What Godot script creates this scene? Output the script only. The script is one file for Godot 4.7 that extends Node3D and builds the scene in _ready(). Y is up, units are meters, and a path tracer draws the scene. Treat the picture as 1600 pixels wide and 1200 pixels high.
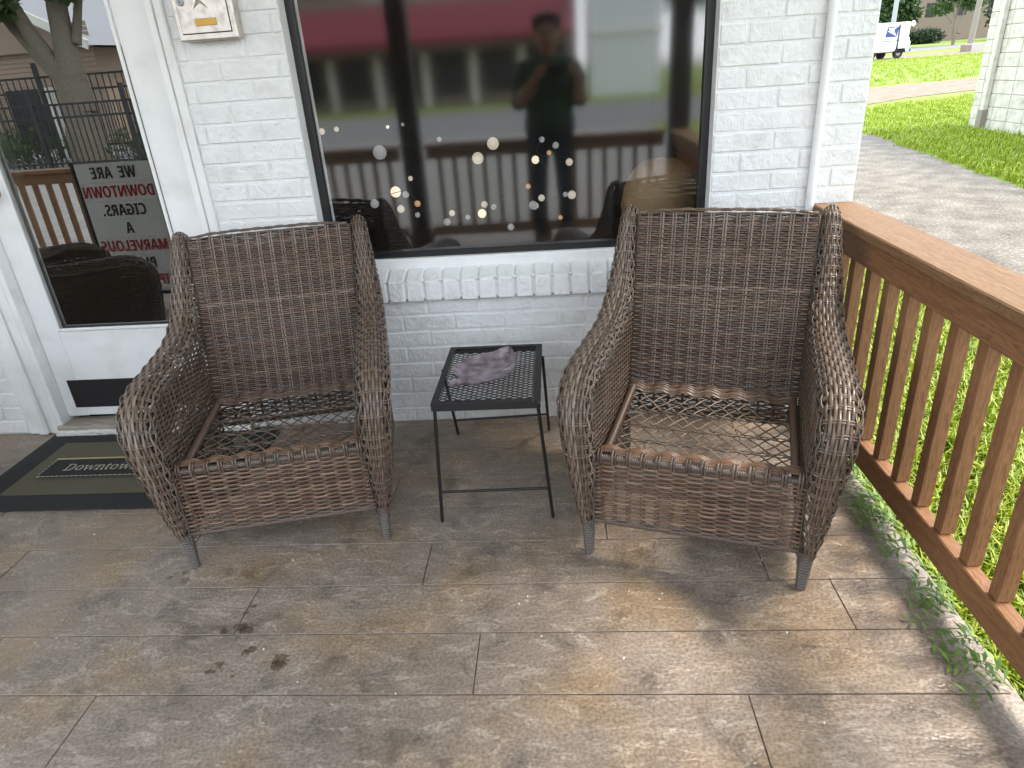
extends Node3D
# A brick shop front with a covered porch: two woven armchairs, a small steel table, a wooden railing.
# World: x runs right along the shop wall, y is up, z comes out of the wall (wall face at z = 0). Metres.

var M := {}
var rng := RandomNumberGenerator.new()
var taken := {}

class MB:
	var v := PackedVector3Array()
	var n := PackedVector3Array()
	var c := PackedColorArray()
	var ix := PackedInt32Array()
	var col := Color(1, 1, 1)

	func tri(a: Vector3, b: Vector3, d: Vector3, nn: Vector3) -> void:
		var k := v.size()
		v.append(a); v.append(b); v.append(d)
		for i in 3:
			n.append(nn); c.append(col)
		if (b - a).cross(d - a).dot(nn) > 0.0:
			ix.append(k); ix.append(k + 2); ix.append(k + 1)
		else:
			ix.append(k); ix.append(k + 1); ix.append(k + 2)

	func quad(a: Vector3, b: Vector3, d: Vector3, e: Vector3, out: Vector3) -> void:
		var nn := (b - a).cross(e - a)
		if nn.length_squared() < 1e-16:
			nn = (d - b).cross(e - b)
		if nn.length_squared() < 1e-18:
			return
		nn = nn.normalized()
		if nn.dot(out) < 0.0:
			nn = -nn
		var k := v.size()
		v.append(a); v.append(b); v.append(d); v.append(e)
		for i in 4:
			n.append(nn); c.append(col)
		if (b - a).cross(d - a).dot(nn) > 0.0:
			for q in [0, 2, 1, 0, 3, 2]:
				ix.append(k + q)
		else:
			for q in [0, 1, 2, 0, 2, 3]:
				ix.append(k + q)

	# a box with chamfered edges; b turns it
	func box(at: Vector3, size: Vector3, ch := 0.0, b := Basis.IDENTITY, jit := 0.0, r: RandomNumberGenerator = null) -> void:
		var h := size * 0.5
		var f := {}
		for sx in [-1, 1]:
			for sy in [-1, 1]:
				for sz in [-1, 1]:
					var j := Vector3.ZERO
					if r:
						j = Vector3(r.randf_range(-jit, jit), r.randf_range(-jit, jit), r.randf_range(-jit, jit))
					for ax in 3:
						var p := Vector3(sx * (h.x - (ch if ax != 0 else 0.0)), sy * (h.y - (ch if ax != 1 else 0.0)), sz * (h.z - (ch if ax != 2 else 0.0)))
						f[[ax, sx, sy, sz]] = at + b * (p + j)
		for s in [-1, 1]:
			quad(f[[0, s, -1, -1]], f[[0, s, 1, -1]], f[[0, s, 1, 1]], f[[0, s, -1, 1]], b * Vector3(s, 0, 0))
			quad(f[[1, -1, s, -1]], f[[1, 1, s, -1]], f[[1, 1, s, 1]], f[[1, -1, s, 1]], b * Vector3(0, s, 0))
			quad(f[[2, -1, -1, s]], f[[2, 1, -1, s]], f[[2, 1, 1, s]], f[[2, -1, 1, s]], b * Vector3(0, 0, s))
		if ch <= 0.0:
			return
		for s in [-1, 1]:
			for t in [-1, 1]:
				quad(f[[0, s, t, -1]], f[[1, s, t, -1]], f[[1, s, t, 1]], f[[0, s, t, 1]], b * Vector3(s, t, 0))
				quad(f[[0, s, -1, t]], f[[2, s, -1, t]], f[[2, s, 1, t]], f[[0, s, 1, t]], b * Vector3(s, 0, t))
				quad(f[[1, -1, s, t]], f[[2, -1, s, t]], f[[2, 1, s, t]], f[[1, 1, s, t]], b * Vector3(0, s, t))
				for u in [-1, 1]:
					tri(f[[0, s, t, u]], f[[1, s, t, u]], f[[2, s, t, u]], (b * Vector3(s, t, u)).normalized())

	# a flat round strand swept along p; nr: the side that faces out; w half width, t half thickness
	func strand(p: PackedVector3Array, nr: PackedVector3Array, w: float, t: float, c0: Color, c1: Color, sides := 6, ws := PackedFloat32Array()) -> void:
		var m := p.size()
		if m < 2:
			return
		var k := v.size()
		var cs := PackedFloat32Array()
		var sn := PackedFloat32Array()
		for j in sides:
			cs.append(cos(TAU * j / sides)); sn.append(sin(TAU * j / sides))
		for i in m:
			var tg := p[mini(i + 1, m - 1)] - p[maxi(i - 1, 0)]
			var s := tg.cross(nr[i]).normalized()
			var u := s.cross(tg).normalized()
			var q := ws[i] if ws.size() > 0 else 1.0
			var cc := c0.lerp(c1, 0.5 + 0.5 * sin(i * 0.37 + k * 0.011))
			for j in sides:
				v.append(p[i] + s * (cs[j] * w * q) + u * (sn[j] * t * q))
				n.append((s * (cs[j] * t) + u * (sn[j] * w)).normalized())
				c.append(cc)
		for i in m - 1:
			for j in sides:
				var a := k + i * sides + j
				var b := k + i * sides + (j + 1) % sides
				var d := a + sides
				var e := b + sides
				ix.append(a); ix.append(b); ix.append(d)
				ix.append(b); ix.append(e); ix.append(d)

	# a round tube through p with radii r (one or one per point), closed at both ends
	func tube(p: PackedVector3Array, r: PackedFloat32Array, sides := 8, caps := true) -> void:
		var m := p.size()
		var k := v.size()
		var side := Vector3.ZERO
		for i in m:
			var tg := (p[mini(i + 1, m - 1)] - p[maxi(i - 1, 0)]).normalized()
			if i == 0:
				side = tg.cross(Vector3.RIGHT if absf(tg.x) < 0.8 else Vector3.UP).normalized()
			side = (side - tg * side.dot(tg)).normalized()
			var u := tg.cross(side)
			var rr := r[mini(i, r.size() - 1)]
			var run := p[mini(i + 1, m - 1)].distance_to(p[maxi(i - 1, 0)])
			var slope := (r[mini(mini(i + 1, m - 1), r.size() - 1)] - r[mini(maxi(i - 1, 0), r.size() - 1)]) / maxf(run, 1e-6)
			for j in sides:
				var d := side * cos(TAU * j / sides) + u * sin(TAU * j / sides)
				v.append(p[i] + d * rr); n.append((d - tg * slope).normalized()); c.append(col)
		for i in m - 1:
			for j in sides:
				var a := k + i * sides + j
				var b := k + i * sides + (j + 1) % sides
				for q in [a, a + sides, b, b, a + sides, b + sides]:
					ix.append(q)
		if caps:
			for e in [0, m - 1]:
				var nn := (p[0] - p[1]).normalized() if e == 0 else (p[m - 1] - p[m - 2]).normalized()
				for j in range(1, sides - 1):
					tri(v[k + e * sides], v[k + e * sides + j], v[k + e * sides + j + 1], nn)

	func line(a: Vector3, b: Vector3, r: float, sides := 8) -> void:
		tube(PackedVector3Array([a, b]), PackedFloat32Array([r]), sides)

	# profile of (radius, height) turned about the y axis at o
	func lathe(o: Vector3, prof: PackedVector2Array, sides := 16, sx := 1.0, sz := 1.0) -> void:
		var k := v.size()
		var m := prof.size()
		for i in m:
			var tg := prof[mini(i + 1, m - 1)] - prof[maxi(i - 1, 0)]
			var nn := Vector2(tg.y, -tg.x).normalized()
			for j in sides:
				var a := TAU * j / sides
				v.append(o + Vector3(cos(a) * prof[i].x * sx, prof[i].y, sin(a) * prof[i].x * sz))
				n.append(Vector3(cos(a) * nn.x, nn.y, sin(a) * nn.x).normalized()); c.append(col)
		for i in m - 1:
			for j in sides:
				var a := k + i * sides + j
				var b := k + i * sides + (j + 1) % sides
				for q in [a, b, a + sides, b, b + sides, a + sides]:
					ix.append(q)

	# a smooth sheet through a grid of points g[row][column], seen from the side out
	func sheet(g: Array, out: Vector3) -> void:
		var rows := g.size()
		var cols: int = g[0].size()
		var k := v.size()
		for i in rows:
			for j in cols:
				var du: Vector3 = g[i][mini(j + 1, cols - 1)] - g[i][maxi(j - 1, 0)]
				var dv: Vector3 = g[mini(i + 1, rows - 1)][j] - g[maxi(i - 1, 0)][j]
				var nn := du.cross(dv).normalized()
				if nn.dot(out) < 0.0:
					nn = -nn
				v.append(g[i][j]); n.append(nn); c.append(col)
		for i in rows - 1:
			for j in cols - 1:
				var a := k + i * cols + j
				var t := [a, a + 1, a + cols + 1, a + cols]
				var fl := (v[t[1]] - v[t[0]]).cross(v[t[2]] - v[t[0]]).dot(n[t[0]]) > 0.0
				for q in ([0, 2, 1, 0, 3, 2] if fl else [0, 1, 2, 0, 2, 3]):
					ix.append(t[q])

	# a small bent leaf: base, direction, side, length, width
	func leaf(a: Vector3, d: Vector3, s: Vector3, l: float, w: float) -> void:
		var up := s.cross(d).normalized()
		var mid := a + d * (l * 0.5) + up * (l * 0.06)
		var tip := a + d * l - up * (l * 0.08)
		var e1 := mid + s * (w * 0.5) + up * (w * 0.15)
		var e2 := mid - s * (w * 0.5) + up * (w * 0.15)
		tri(a, e1, mid, up); tri(mid, e1, tip, up); tri(a, mid, e2, up); tri(mid, tip, e2, up)

	func mesh() -> ArrayMesh:
		var m := ArrayMesh.new()
		var arr := []
		arr.resize(Mesh.ARRAY_MAX)
		arr[Mesh.ARRAY_VERTEX] = v
		arr[Mesh.ARRAY_NORMAL] = n
		arr[Mesh.ARRAY_COLOR] = c
		arr[Mesh.ARRAY_INDEX] = ix
		m.add_surface_from_arrays(Mesh.PRIMITIVE_TRIANGLES, arr)
		return m

func numbered(called: String) -> String:
	if not taken.has(called):
		taken[called] = 0
		return called
	taken[called] += 1
	return "%s_%03d" % [called, taken[called]]

func tag(o: Node, label := "", category := "", group := "", kind := "") -> Node:
	if label: o.set_meta("label", label)
	if category: o.set_meta("category", category)
	if group: o.set_meta("group", group)
	if kind: o.set_meta("kind", kind)
	return o

func put(called: String, mesh: Mesh, mat: Material, parent: Node = self) -> MeshInstance3D:
	var o := MeshInstance3D.new()
	o.name = numbered(called) if parent == self else called
	o.mesh = mesh
	o.material_override = mat
	o.cast_shadow = GeometryInstance3D.SHADOW_CASTING_SETTING_ON
	parent.add_child(o, true)
	return o

func thing(called: String, label: String, category: String, at := Vector3.ZERO, turn := 0.0, group := "") -> Node3D:
	var o := Node3D.new()
	o.name = numbered(called)
	add_child(o)
	o.position = at
	o.rotation.y = turn
	tag(o, label, category, group)
	return o

func copy(o: Node3D, at: Vector3, turn: float, label: String) -> Node3D:
	var r: Node3D = o.duplicate()
	r.name = numbered(str(o.name))
	add_child(r)
	r.position = at
	r.rotation.y = turn
	r.set_meta("label", label)
	return r

func bx(called: String, at: Vector3, size: Vector3, mat: Material, parent: Node, ch := 0.0) -> MeshInstance3D:
	var m := MB.new()
	m.box(Vector3.ZERO, size, ch)
	var o := put(called, m.mesh(), mat, parent)
	o.position = at
	return o

# ---------------------------------------------------------------- textures and materials

func noise(sd: int, freq: float, w: int, h: int, kind := 0, oct := 4, warp := 0.0) -> PackedByteArray:
	var f := FastNoiseLite.new()
	f.seed = sd
	f.noise_type = FastNoiseLite.TYPE_SIMPLEX_SMOOTH
	f.frequency = freq
	f.fractal_type = FastNoiseLite.FRACTAL_RIDGED if kind == 1 else FastNoiseLite.FRACTAL_FBM
	f.fractal_octaves = oct
	if kind == 2:
		f.noise_type = FastNoiseLite.TYPE_CELLULAR
		f.fractal_type = FastNoiseLite.FRACTAL_NONE
	if warp > 0.0:
		f.domain_warp_enabled = true
		f.domain_warp_amplitude = warp
		f.domain_warp_frequency = freq * 1.5
	var im := f.get_seamless_image(w, h, false, false, 0.12, true)
	im.convert(Image.FORMAT_L8)
	return im.get_data()

func stretched(sd: int, freq: float, w0: int, h0: int, w: int, h: int, kind := 0, oct := 3, warp := 0.0) -> PackedByteArray:
	var d := noise(sd, freq, w0, h0, kind, oct, warp)
	var im := Image.create_from_data(w0, h0, false, Image.FORMAT_L8, d)
	im.resize(w, h, Image.INTERPOLATE_CUBIC)
	return im.get_data()

func tex_gray(d: PackedByteArray, w: int, h: int) -> ImageTexture:
	return ImageTexture.create_from_image(Image.create_from_data(w, h, false, Image.FORMAT_L8, d))

# colours are linear; the stored texture is sRGB
func tex_ramp(d: PackedByteArray, w: int, h: int, cols: Array) -> ImageTexture:
	var lut := PackedByteArray()
	for i in 256:
		var t := i / 255.0 * (cols.size() - 1)
		var k := mini(int(t), cols.size() - 2)
		var q: Color = cols[k].lerp(cols[k + 1], t - k).linear_to_srgb()
		lut.append(int(clampf(q.r, 0, 1) * 255)); lut.append(int(clampf(q.g, 0, 1) * 255)); lut.append(int(clampf(q.b, 0, 1) * 255))
	var out := PackedByteArray()
	out.resize(w * h * 3)
	for i in w * h:
		var k := d[i] * 3
		out[i * 3] = lut[k]; out[i * 3 + 1] = lut[k + 1]; out[i * 3 + 2] = lut[k + 2]
	return ImageTexture.create_from_image(Image.create_from_data(w, h, false, Image.FORMAT_RGB8, out))

func mat(name_: String, lin: Color, rough := 0.8, metal := 0.0) -> StandardMaterial3D:
	var m := StandardMaterial3D.new()
	m.resource_name = name_
	m.albedo_color = lin.linear_to_srgb()
	m.roughness = rough
	m.metallic = metal
	M[name_] = m
	return m

func tri_tex(m: StandardMaterial3D, albedo: Texture2D, scale: Vector3, bump: Texture2D = null, depth := 0.0, world := true) -> StandardMaterial3D:
	m.uv1_triplanar = true
	m.uv1_world_triplanar = world
	m.uv1_scale = scale
	m.uv1_triplanar_sharpness = 4.0
	if albedo:
		m.albedo_texture = albedo
	if bump:
		m.heightmap_enabled = true
		m.heightmap_texture = bump
		m.heightmap_scale = depth
	return m

func vcol(name_: String, rough := 0.6) -> StandardMaterial3D:
	var m := mat(name_, Color(1, 1, 1), rough)
	m.vertex_color_use_as_albedo = true
	return m

const FS := 0.29   # floor texture repeats per metre

func floor_textures() -> void:
	var w := 1536
	var big := noise(11, 0.004, w, w, 0, 4, 30.0)
	var mid := noise(12, 0.014, w, w, 0, 5, 40.0)
	var hue := noise(13, 0.0045, w, w, 0, 3)
	var rid := stretched(14, 0.022, w / 2, w, w, w, 1, 4, 40.0)
	var str1 := stretched(15, 0.045, w / 4, w, w, w, 1, 3, 30.0)
	var fine := noise(16, 0.2, w, w, 0, 3)
	var gate := noise(17, 0.009, w, w, 0, 4, 30.0)
	var rgb := PackedByteArray(); rgb.resize(w * w * 3)
	var hgt := PackedByteArray(); hgt.resize(w * w)
	var rgh := PackedByteArray(); rgh.resize(w * w)
	var lut := PackedByteArray()
	for i in 1025:
		lut.append(int(clampf(Color(i / 1024.0, 0, 0).linear_to_srgb().r, 0, 1) * 255))
	for i in w * w:
		var b := big[i] / 255.0
		var m := mid[i] / 255.0
		var h := hue[i] / 255.0
		var r := rid[i] / 255.0
		var s := str1[i] / 255.0
		var g := gate[i] / 255.0
		var fn := fine[i] / 255.0 - 0.5
		# pale raised grain of the stamped surface, worn through the brown stain
		var sc := clampf((r - 0.66) * 4.5, 0.0, 1.0) * clampf((g - 0.40) * 4.0, 0.0, 1.0) + clampf((s - 0.66) * 4.0, 0.0, 1.0) * clampf((0.60 - g) * 3.5, 0.0, 1.0)
		sc *= 0.55 + 0.9 * (fn + 0.5)
		var val := 0.182 * (0.72 + 0.26 * b + 0.34 * m) * (1.0 + fn * 0.85)
		var br := clampf((h - 0.46) * 2.6, 0.0, 1.0)
		var R := val * (1.17 + 0.17 * br)
		var G := val * (0.935 + 0.015 * br)
		var B := val * (0.75 - 0.15 * br)
		R += sc * 0.130; G += sc * 0.118; B += sc * 0.102
		var dk := clampf((0.36 - m) * 4.0, 0.0, 1.0) * 0.34 + clampf((0.30 - r) * 3.0, 0.0, 1.0) * 0.25
		R *= 1.0 - dk; G *= 1.0 - dk; B *= 1.0 - dk * 0.95
		rgb[i * 3] = lut[int(clampf(R, 0, 1) * 1024)]
		rgb[i * 3 + 1] = lut[int(clampf(G, 0, 1) * 1024)]
		rgb[i * 3 + 2] = lut[int(clampf(B, 0, 1) * 1024)]
		hgt[i] = int(clampf(110 + 110 * (r - 0.5) + 70 * (s - 0.5) + 60 * fn + 60 * (m - 0.5), 0, 255))
		rgh[i] = int(clampf(108 + 70 * (m - 0.5) + 45 * sc + 40 * fn, 45, 220))
	# small dark drips by the left chair, copied where they lie
	for sp in [[-0.892, 1.153, 0.010], [-0.87, 1.166, 0.009], [-0.824, 1.231, 0.014], [-0.84, 1.24, 0.010], [-0.737, 1.259, 0.016], [-0.735, 1.28, 0.011], [-0.889, 1.276, 0.012], [-0.84, 1.312, 0.011], [-0.85, 1.298, 0.009], [-0.906, 1.302, 0.009], [-0.90, 1.10, 0.007], [-0.885, 1.075, 0.008], [-1.142, 0.965, 0.011], [-1.20, 0.95, 0.007], [-0.93, 1.17, 0.006], [-1.16, 0.93, 0.006]]:
		var cx: int = int(fposmod(sp[0] * FS, 1.0) * w)
		var cy: int = int(fposmod(sp[1] * FS, 1.0) * w)
		var rr: int = int(sp[2] * FS * w * 1.5)
		for dy in range(-rr - 2, rr + 3):
			for dx in range(-rr - 2, rr + 3):
				var i: int = posmod(cy + dy, w) * w + posmod(cx + dx, w)
				var d := sqrt(dx * dx / 1.6 + dy * dy) / maxf(rr, 1.0) + (mid[i] / 255.0 - 0.5) * 1.5 + (fine[i] / 255.0 - 0.5) * 0.7
				if d < 0.8:
					for q in 3:
						rgb[i * 3 + q] = int(rgb[i * 3 + q] * [0.74, 0.70, 0.66][q])
					rgh[i] = 70
	var fm := mat("stained_concrete", Color(1, 1, 1), 1.0)
	tri_tex(fm, ImageTexture.create_from_image(Image.create_from_data(w, w, false, Image.FORMAT_RGB8, rgb)), Vector3(FS, FS, FS), tex_gray(hgt, w, w), 0.5)
	fm.roughness_texture = tex_gray(rgh, w, w)
	fm.roughness_texture_channel = BaseMaterial3D.TEXTURE_CHANNEL_RED

# isotropic noise: the uneven uv scale draws it out along the grain
func wood(name_: String, sd: int, cols: Array, axis: int, rough := 0.62) -> StandardMaterial3D:
	var g := noise(sd, 0.03, 512, 512, 0, 4)
	var g2 := noise(sd + 1, 0.11, 512, 512, 0, 3)
	var kn := noise(sd + 2, 0.006, 512, 512, 0, 2, 20.0)
	for i in 512 * 512:
		var ring := sin(kn[i] * 0.42 + g[i] * 0.03) * 0.5 + 0.5
		g[i] = int(clampf(g[i] * 0.36 + g2[i] * 0.34 + ring * 62.0 + kn[i] * 0.08, 0, 255))
	var m := mat(name_, Color(1, 1, 1), rough)
	var s := Vector3(7, 7, 7)
	s[axis] = 0.42
	tri_tex(m, tex_ramp(g, 512, 512, cols), s, tex_gray(g, 512, 512), 0.1, false)
	return m

func make_materials() -> void:
	floor_textures()
	# white paint over wire-cut brick: fine upright scratches and lumps
	var lump := noise(21, 0.02, 1024, 1024, 0, 5)
	var scr := stretched(22, 0.06, 1024, 200, 1024, 1024, 1, 3, 6.0)
	var gate := noise(23, 0.012, 1024, 1024, 0, 2)
	var hb := PackedByteArray(); hb.resize(1024 * 1024)
	for i in 1024 * 1024:
		var k := clampf((gate[i] - 96.0) / 60.0, 0.0, 1.0)
		hb[i] = int(clampf(lump[i] * 0.55 + scr[i] * 0.45 * k + 40 * (1.0 - k), 0, 255))
	var paint_bump := tex_gray(hb, 1024, 1024)
	var soil := noise(24, 0.008, 512, 512, 0, 5)
	var soil_tex := tex_ramp(soil, 512, 512, [Color(0.60, 0.60, 0.58), Color(0.71, 0.715, 0.71), Color(0.745, 0.75, 0.75), Color(0.76, 0.765, 0.77)])
	var pb := mat("painted_brick", Color(1, 1, 1), 0.58)
	tri_tex(pb, soil_tex, Vector3(1.6, 1.6, 1.6), paint_bump, 0.55)
	var pm := mat("painted_mortar", Color(1, 1, 1), 0.62)
	tri_tex(pm, soil_tex, Vector3(2.3, 2.3, 2.3), paint_bump, 0.3)
	var wp := mat("white_paint", Color(1, 1, 1), 0.42)
	tri_tex(wp, tex_ramp(soil, 512, 512, [Color(0.66, 0.66, 0.64), Color(0.76, 0.765, 0.76), Color(0.78, 0.785, 0.785)]), Vector3(1.1, 1.1, 1.1), tex_gray(soil, 512, 512), 0.12)
	# flaking paint on the door sill: bare grey wood shows through
	var fl := stretched(26, 0.03, 512, 512, 512, 512, 0, 5, 20.0)
	tri_tex(mat("peeling_paint", Color(1, 1, 1), 0.7), tex_ramp(fl, 512, 512, [Color(0.14, 0.12, 0.10), Color(0.24, 0.21, 0.18), Color(0.60, 0.58, 0.54), Color(0.68, 0.67, 0.64), Color(0.72, 0.72, 0.7), Color(0.74, 0.74, 0.72), Color(0.74, 0.74, 0.72)]), Vector3(0.9, 6, 6), tex_gray(fl, 512, 512), 0.3)
	mat("black_metal", Color(0.014, 0.014, 0.015), 0.38)
	mat("black_steel", Color(0.011, 0.011, 0.012), 0.5)
	mat("black_plate", Color(0.012, 0.01, 0.012), 0.5)
	var br := noise(28, 0.03, 256, 256, 0, 4)
	tri_tex(mat("brushed_steel", Color(0.72, 0.68, 0.63), 0.42, 0.9), tex_ramp(br, 256, 256, [Color(0.62, 0.6, 0.58), Color(0.9, 0.88, 0.86), Color(1, 1, 1)]), Vector3(3, 3, 3))
	mat("brass", Color(0.45, 0.27, 0.07), 0.35, 0.9)
	mat("dark_gap", Color(0.02, 0.02, 0.02), 0.8)
	# glass: a clear pane with a mirror film
	for gl in [["door_glass", 0.30, 0.0], ["window_glass", 0.17, 0.055]]:
		var m := mat(gl[0], Color(0.92, 0.93, 0.92), gl[2], gl[1])
		m.transparency = BaseMaterial3D.TRANSPARENCY_ALPHA
		m.albedo_color.a = 0.0
		m.refraction_enabled = true
		m.refraction_scale = 0.0
		m.metallic_specular = 0.5
	var brown := [Color(0.06, 0.022, 0.009), Color(0.145, 0.060, 0.023), Color(0.225, 0.104, 0.042), Color(0.31, 0.155, 0.068), Color(0.37, 0.20, 0.095)]
	wood("rail_wood", 31, brown, 2)
	wood("baluster_wood", 35, brown, 1)
	wood("rail_wood_across", 38, brown, 0)
	wood("cap_wood", 41, [Color(0.05, 0.022, 0.009), Color(0.13, 0.064, 0.026), Color(0.20, 0.107, 0.046), Color(0.25, 0.147, 0.070), Color(0.31, 0.205, 0.115)], 2, 0.72)
	wood("post_wood", 43, [Color(0.012, 0.008, 0.006), Color(0.03, 0.018, 0.013), Color(0.055, 0.032, 0.022)], 1)
	var wk := vcol("wicker", 0.33)
	wk.metallic_specular = 0.5
	vcol("leafage", 0.55).backlight_enabled = true
	M.leafage.backlight = Color(0.5, 0.55, 0.2)
	vcol("grass_blade", 0.5).backlight_enabled = true
	M.grass_blade.backlight = Color(0.62, 0.7, 0.25)
	vcol("tinted", 0.7)
	vcol("tinted_gloss", 0.3)
	# soil and lawn under the grass blades
	var gr := noise(51, 0.03, 512, 512, 0, 5)
	tri_tex(mat("lawn", Color(1, 1, 1), 0.9), tex_ramp(gr, 512, 512, [Color(0.05, 0.075, 0.010), Color(0.11, 0.16, 0.014), Color(0.17, 0.23, 0.018), Color(0.23, 0.28, 0.03)]), Vector3(0.45, 0.45, 0.45))
	var gv := noise(52, 0.16, 1024, 1024, 2, 1)
	var gv2 := noise(53, 0.01, 1024, 1024, 0, 4)
	for i in 1024 * 1024:
		gv[i] = int(clampf(gv[i] * 0.62 + gv2[i] * 0.42 - 4, 0, 255))
	tri_tex(mat("worn_asphalt", Color(1, 1, 1), 0.9), tex_ramp(gv, 1024, 1024, [Color(0.045, 0.038, 0.03), Color(0.12, 0.105, 0.085), Color(0.21, 0.188, 0.155), Color(0.44, 0.40, 0.33)]), Vector3(0.27, 0.27, 0.27), tex_gray(gv, 1024, 1024), 0.5)
	tri_tex(mat("sandy_soil", Color(1, 1, 1), 0.95), tex_ramp(gr, 512, 512, [Color(0.08, 0.04, 0.02), Color(0.15, 0.105, 0.068), Color(0.19, 0.15, 0.105), Color(0.215, 0.175, 0.128)]), Vector3(0.12, 0.12, 0.3))
	tri_tex(mat("pale_road", Color(1, 1, 1), 0.9), tex_ramp(gr, 512, 512, [Color(0.11, 0.11, 0.11), Color(0.15, 0.15, 0.15), Color(0.19, 0.19, 0.185)]), Vector3(0.1, 0.1, 0.1))
	# painted concrete block of the neighbouring building, with rain streaks
	var bl := noise(55, 0.012, 512, 512, 0, 5)
	tri_tex(mat("painted_block", Color(1, 1, 1), 0.8), tex_ramp(bl, 512, 512, [Color(0.34, 0.325, 0.265), Color(0.47, 0.455, 0.385), Color(0.54, 0.525, 0.45), Color(0.60, 0.585, 0.51)]), Vector3(0.8, 0.8, 0.8), tex_gray(gr, 512, 512), 0.4)
	tri_tex(mat("brown_wall", Color(1, 1, 1), 0.9), tex_ramp(gr, 512, 512, [Color(0.16, 0.12, 0.095), Color(0.22, 0.165, 0.13), Color(0.26, 0.2, 0.16)]), Vector3(0.5, 0.5, 0.5))
	tri_tex(mat("bark", Color(1, 1, 1), 0.9), tex_ramp(gr, 512, 512, [Color(0.12, 0.10, 0.075), Color(0.2, 0.175, 0.13), Color(0.27, 0.24, 0.18)]), Vector3(2.5, 0.8, 2.5), tex_gray(gr, 512, 512), 1.5)
	mat("tan_siding", Color(0.30, 0.225, 0.165), 0.8)
	mat("grey_roof", Color(0.30, 0.31, 0.33), 0.8)
	mat("maroon_cloth", Color(0.16, 0.018, 0.03), 0.7)
	mat("cream_paint", Color(0.72, 0.70, 0.63), 0.6)
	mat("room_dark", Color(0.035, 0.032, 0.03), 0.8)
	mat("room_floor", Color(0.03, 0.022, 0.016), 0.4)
	mat("tan_leather", Color(0.36, 0.24, 0.12), 0.6)
	mat("truck_white", Color(0.78, 0.79, 0.80), 0.35)
	mat("truck_blue", Color(0.012, 0.04, 0.19), 0.4)
	mat("rubber", Color(0.015, 0.015, 0.016), 0.8)
	mat("grey_metal", Color(0.32, 0.33, 0.34), 0.5, 0.3)
	tri_tex(mat("weathered_sill", Color(1, 1, 1), 0.85), tex_ramp(fl, 512, 512, [Color(0.16, 0.135, 0.105), Color(0.26, 0.23, 0.185), Color(0.36, 0.325, 0.27), Color(0.45, 0.42, 0.36)]), Vector3(0.6, 4, 5))
	mat("grey_wood", Color(0.22, 0.195, 0.165), 0.85)
	mat("concrete", Color(0.36, 0.35, 0.33), 0.9)
	tri_tex(mat("front_pavement", Color(1, 1, 1), 0.9), tex_ramp(gr, 512, 512, [Color(0.13, 0.125, 0.115), Color(0.21, 0.2, 0.185), Color(0.26, 0.25, 0.23)]), Vector3(0.3, 0.3, 0.3))
	var bulb := mat("glowing_bulb", Color(0.22, 0.21, 0.19), 0.3)
	bulb.emission_enabled = true
	bulb.emission = Color(1.0, 0.93, 0.80)
	bulb.emission_energy_multiplier = 0.22
	for q in [["faint_bulb", 0.10, Color(1.0, 0.95, 0.85)], ["amber_bulb", 0.09, Color(1.0, 0.72, 0.36)], ["dim_bulb", 0.045, Color(0.95, 0.97, 1.0)]]:
		var b2: StandardMaterial3D = bulb.duplicate()
		b2.resource_name = q[0]
		b2.emission_energy_multiplier = q[1]
		b2.emission = q[2]
		M[q[0]] = b2
	# the mat: ribbed carpet pile
	var pile := noise(61, 0.3, 512, 512, 0, 2)
	tri_tex(mat("mat_black", Color(1, 1, 1), 0.95), tex_ramp(pile, 512, 512, [Color(0.010, 0.011, 0.012), Color(0.022, 0.023, 0.024), Color(0.04, 0.042, 0.043)]), Vector3(2.5, 2.5, 2.5), tex_gray(pile, 512, 512), 0.5)
	tri_tex(mat("mat_olive", Color(1, 1, 1), 0.95), tex_ramp(pile, 512, 512, [Color(0.075, 0.068, 0.042), Color(0.12, 0.11, 0.072), Color(0.17, 0.158, 0.11)]), Vector3(2.5, 2.5, 2.5), tex_gray(pile, 512, 512), 0.5)
	mat("mat_print", Color(0.36, 0.34, 0.28), 0.9)
	mat("mat_gold", Color(0.42, 0.36, 0.16), 0.9)
	mat("letter_black", Color(0.012, 0.012, 0.012), 0.5)
	mat("letter_red", Color(0.42, 0.02, 0.03), 0.5)
	mat("letter_board", Color(0.78, 0.78, 0.76), 0.5)
	# leaf-shaped dish: mauve glaze with dark blotches
	var gz := noise(63, 0.02, 512, 512, 0, 5, 20.0)
	tri_tex(mat("mauve_glaze", Color(1, 1, 1), 0.28), tex_ramp(gz, 512, 512, [Color(0.06, 0.04, 0.052), Color(0.13, 0.095, 0.115), Color(0.21, 0.165, 0.188), Color(0.32, 0.265, 0.285)]), Vector3(2.2, 2.2, 2.2), null, 0.0, false)

# ---------------------------------------------------------------- the ground

func ground_y(z: float) -> float:
	var t := clampf((-6.0 - z) / 40.0, 0.0, 1.0)
	return -0.1 + 0.5 * t * t * (3.0 - 2.0 * t) + maxf(0.0, -46.0 - z) * 0.022

# a sheet over the terrain between two polylines a and b (x, z)
func strip(called: String, m: Material, a: Array, b: Array, lift: float) -> MeshInstance3D:
	var g := []
	for i in a.size():
		var row := []
		for j in 13:
			var p: Vector2 = a[i].lerp(b[i], j / 12.0)
			row.append(Vector3(p.x, ground_y(p.y) + lift, p.y))
		g.append(row)
	var mb := MB.new()
	mb.sheet(g, Vector3.UP)
	var o := put(called, mb.mesh(), m)
	tag(o, "", "", "", "structure")
	return o

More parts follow.
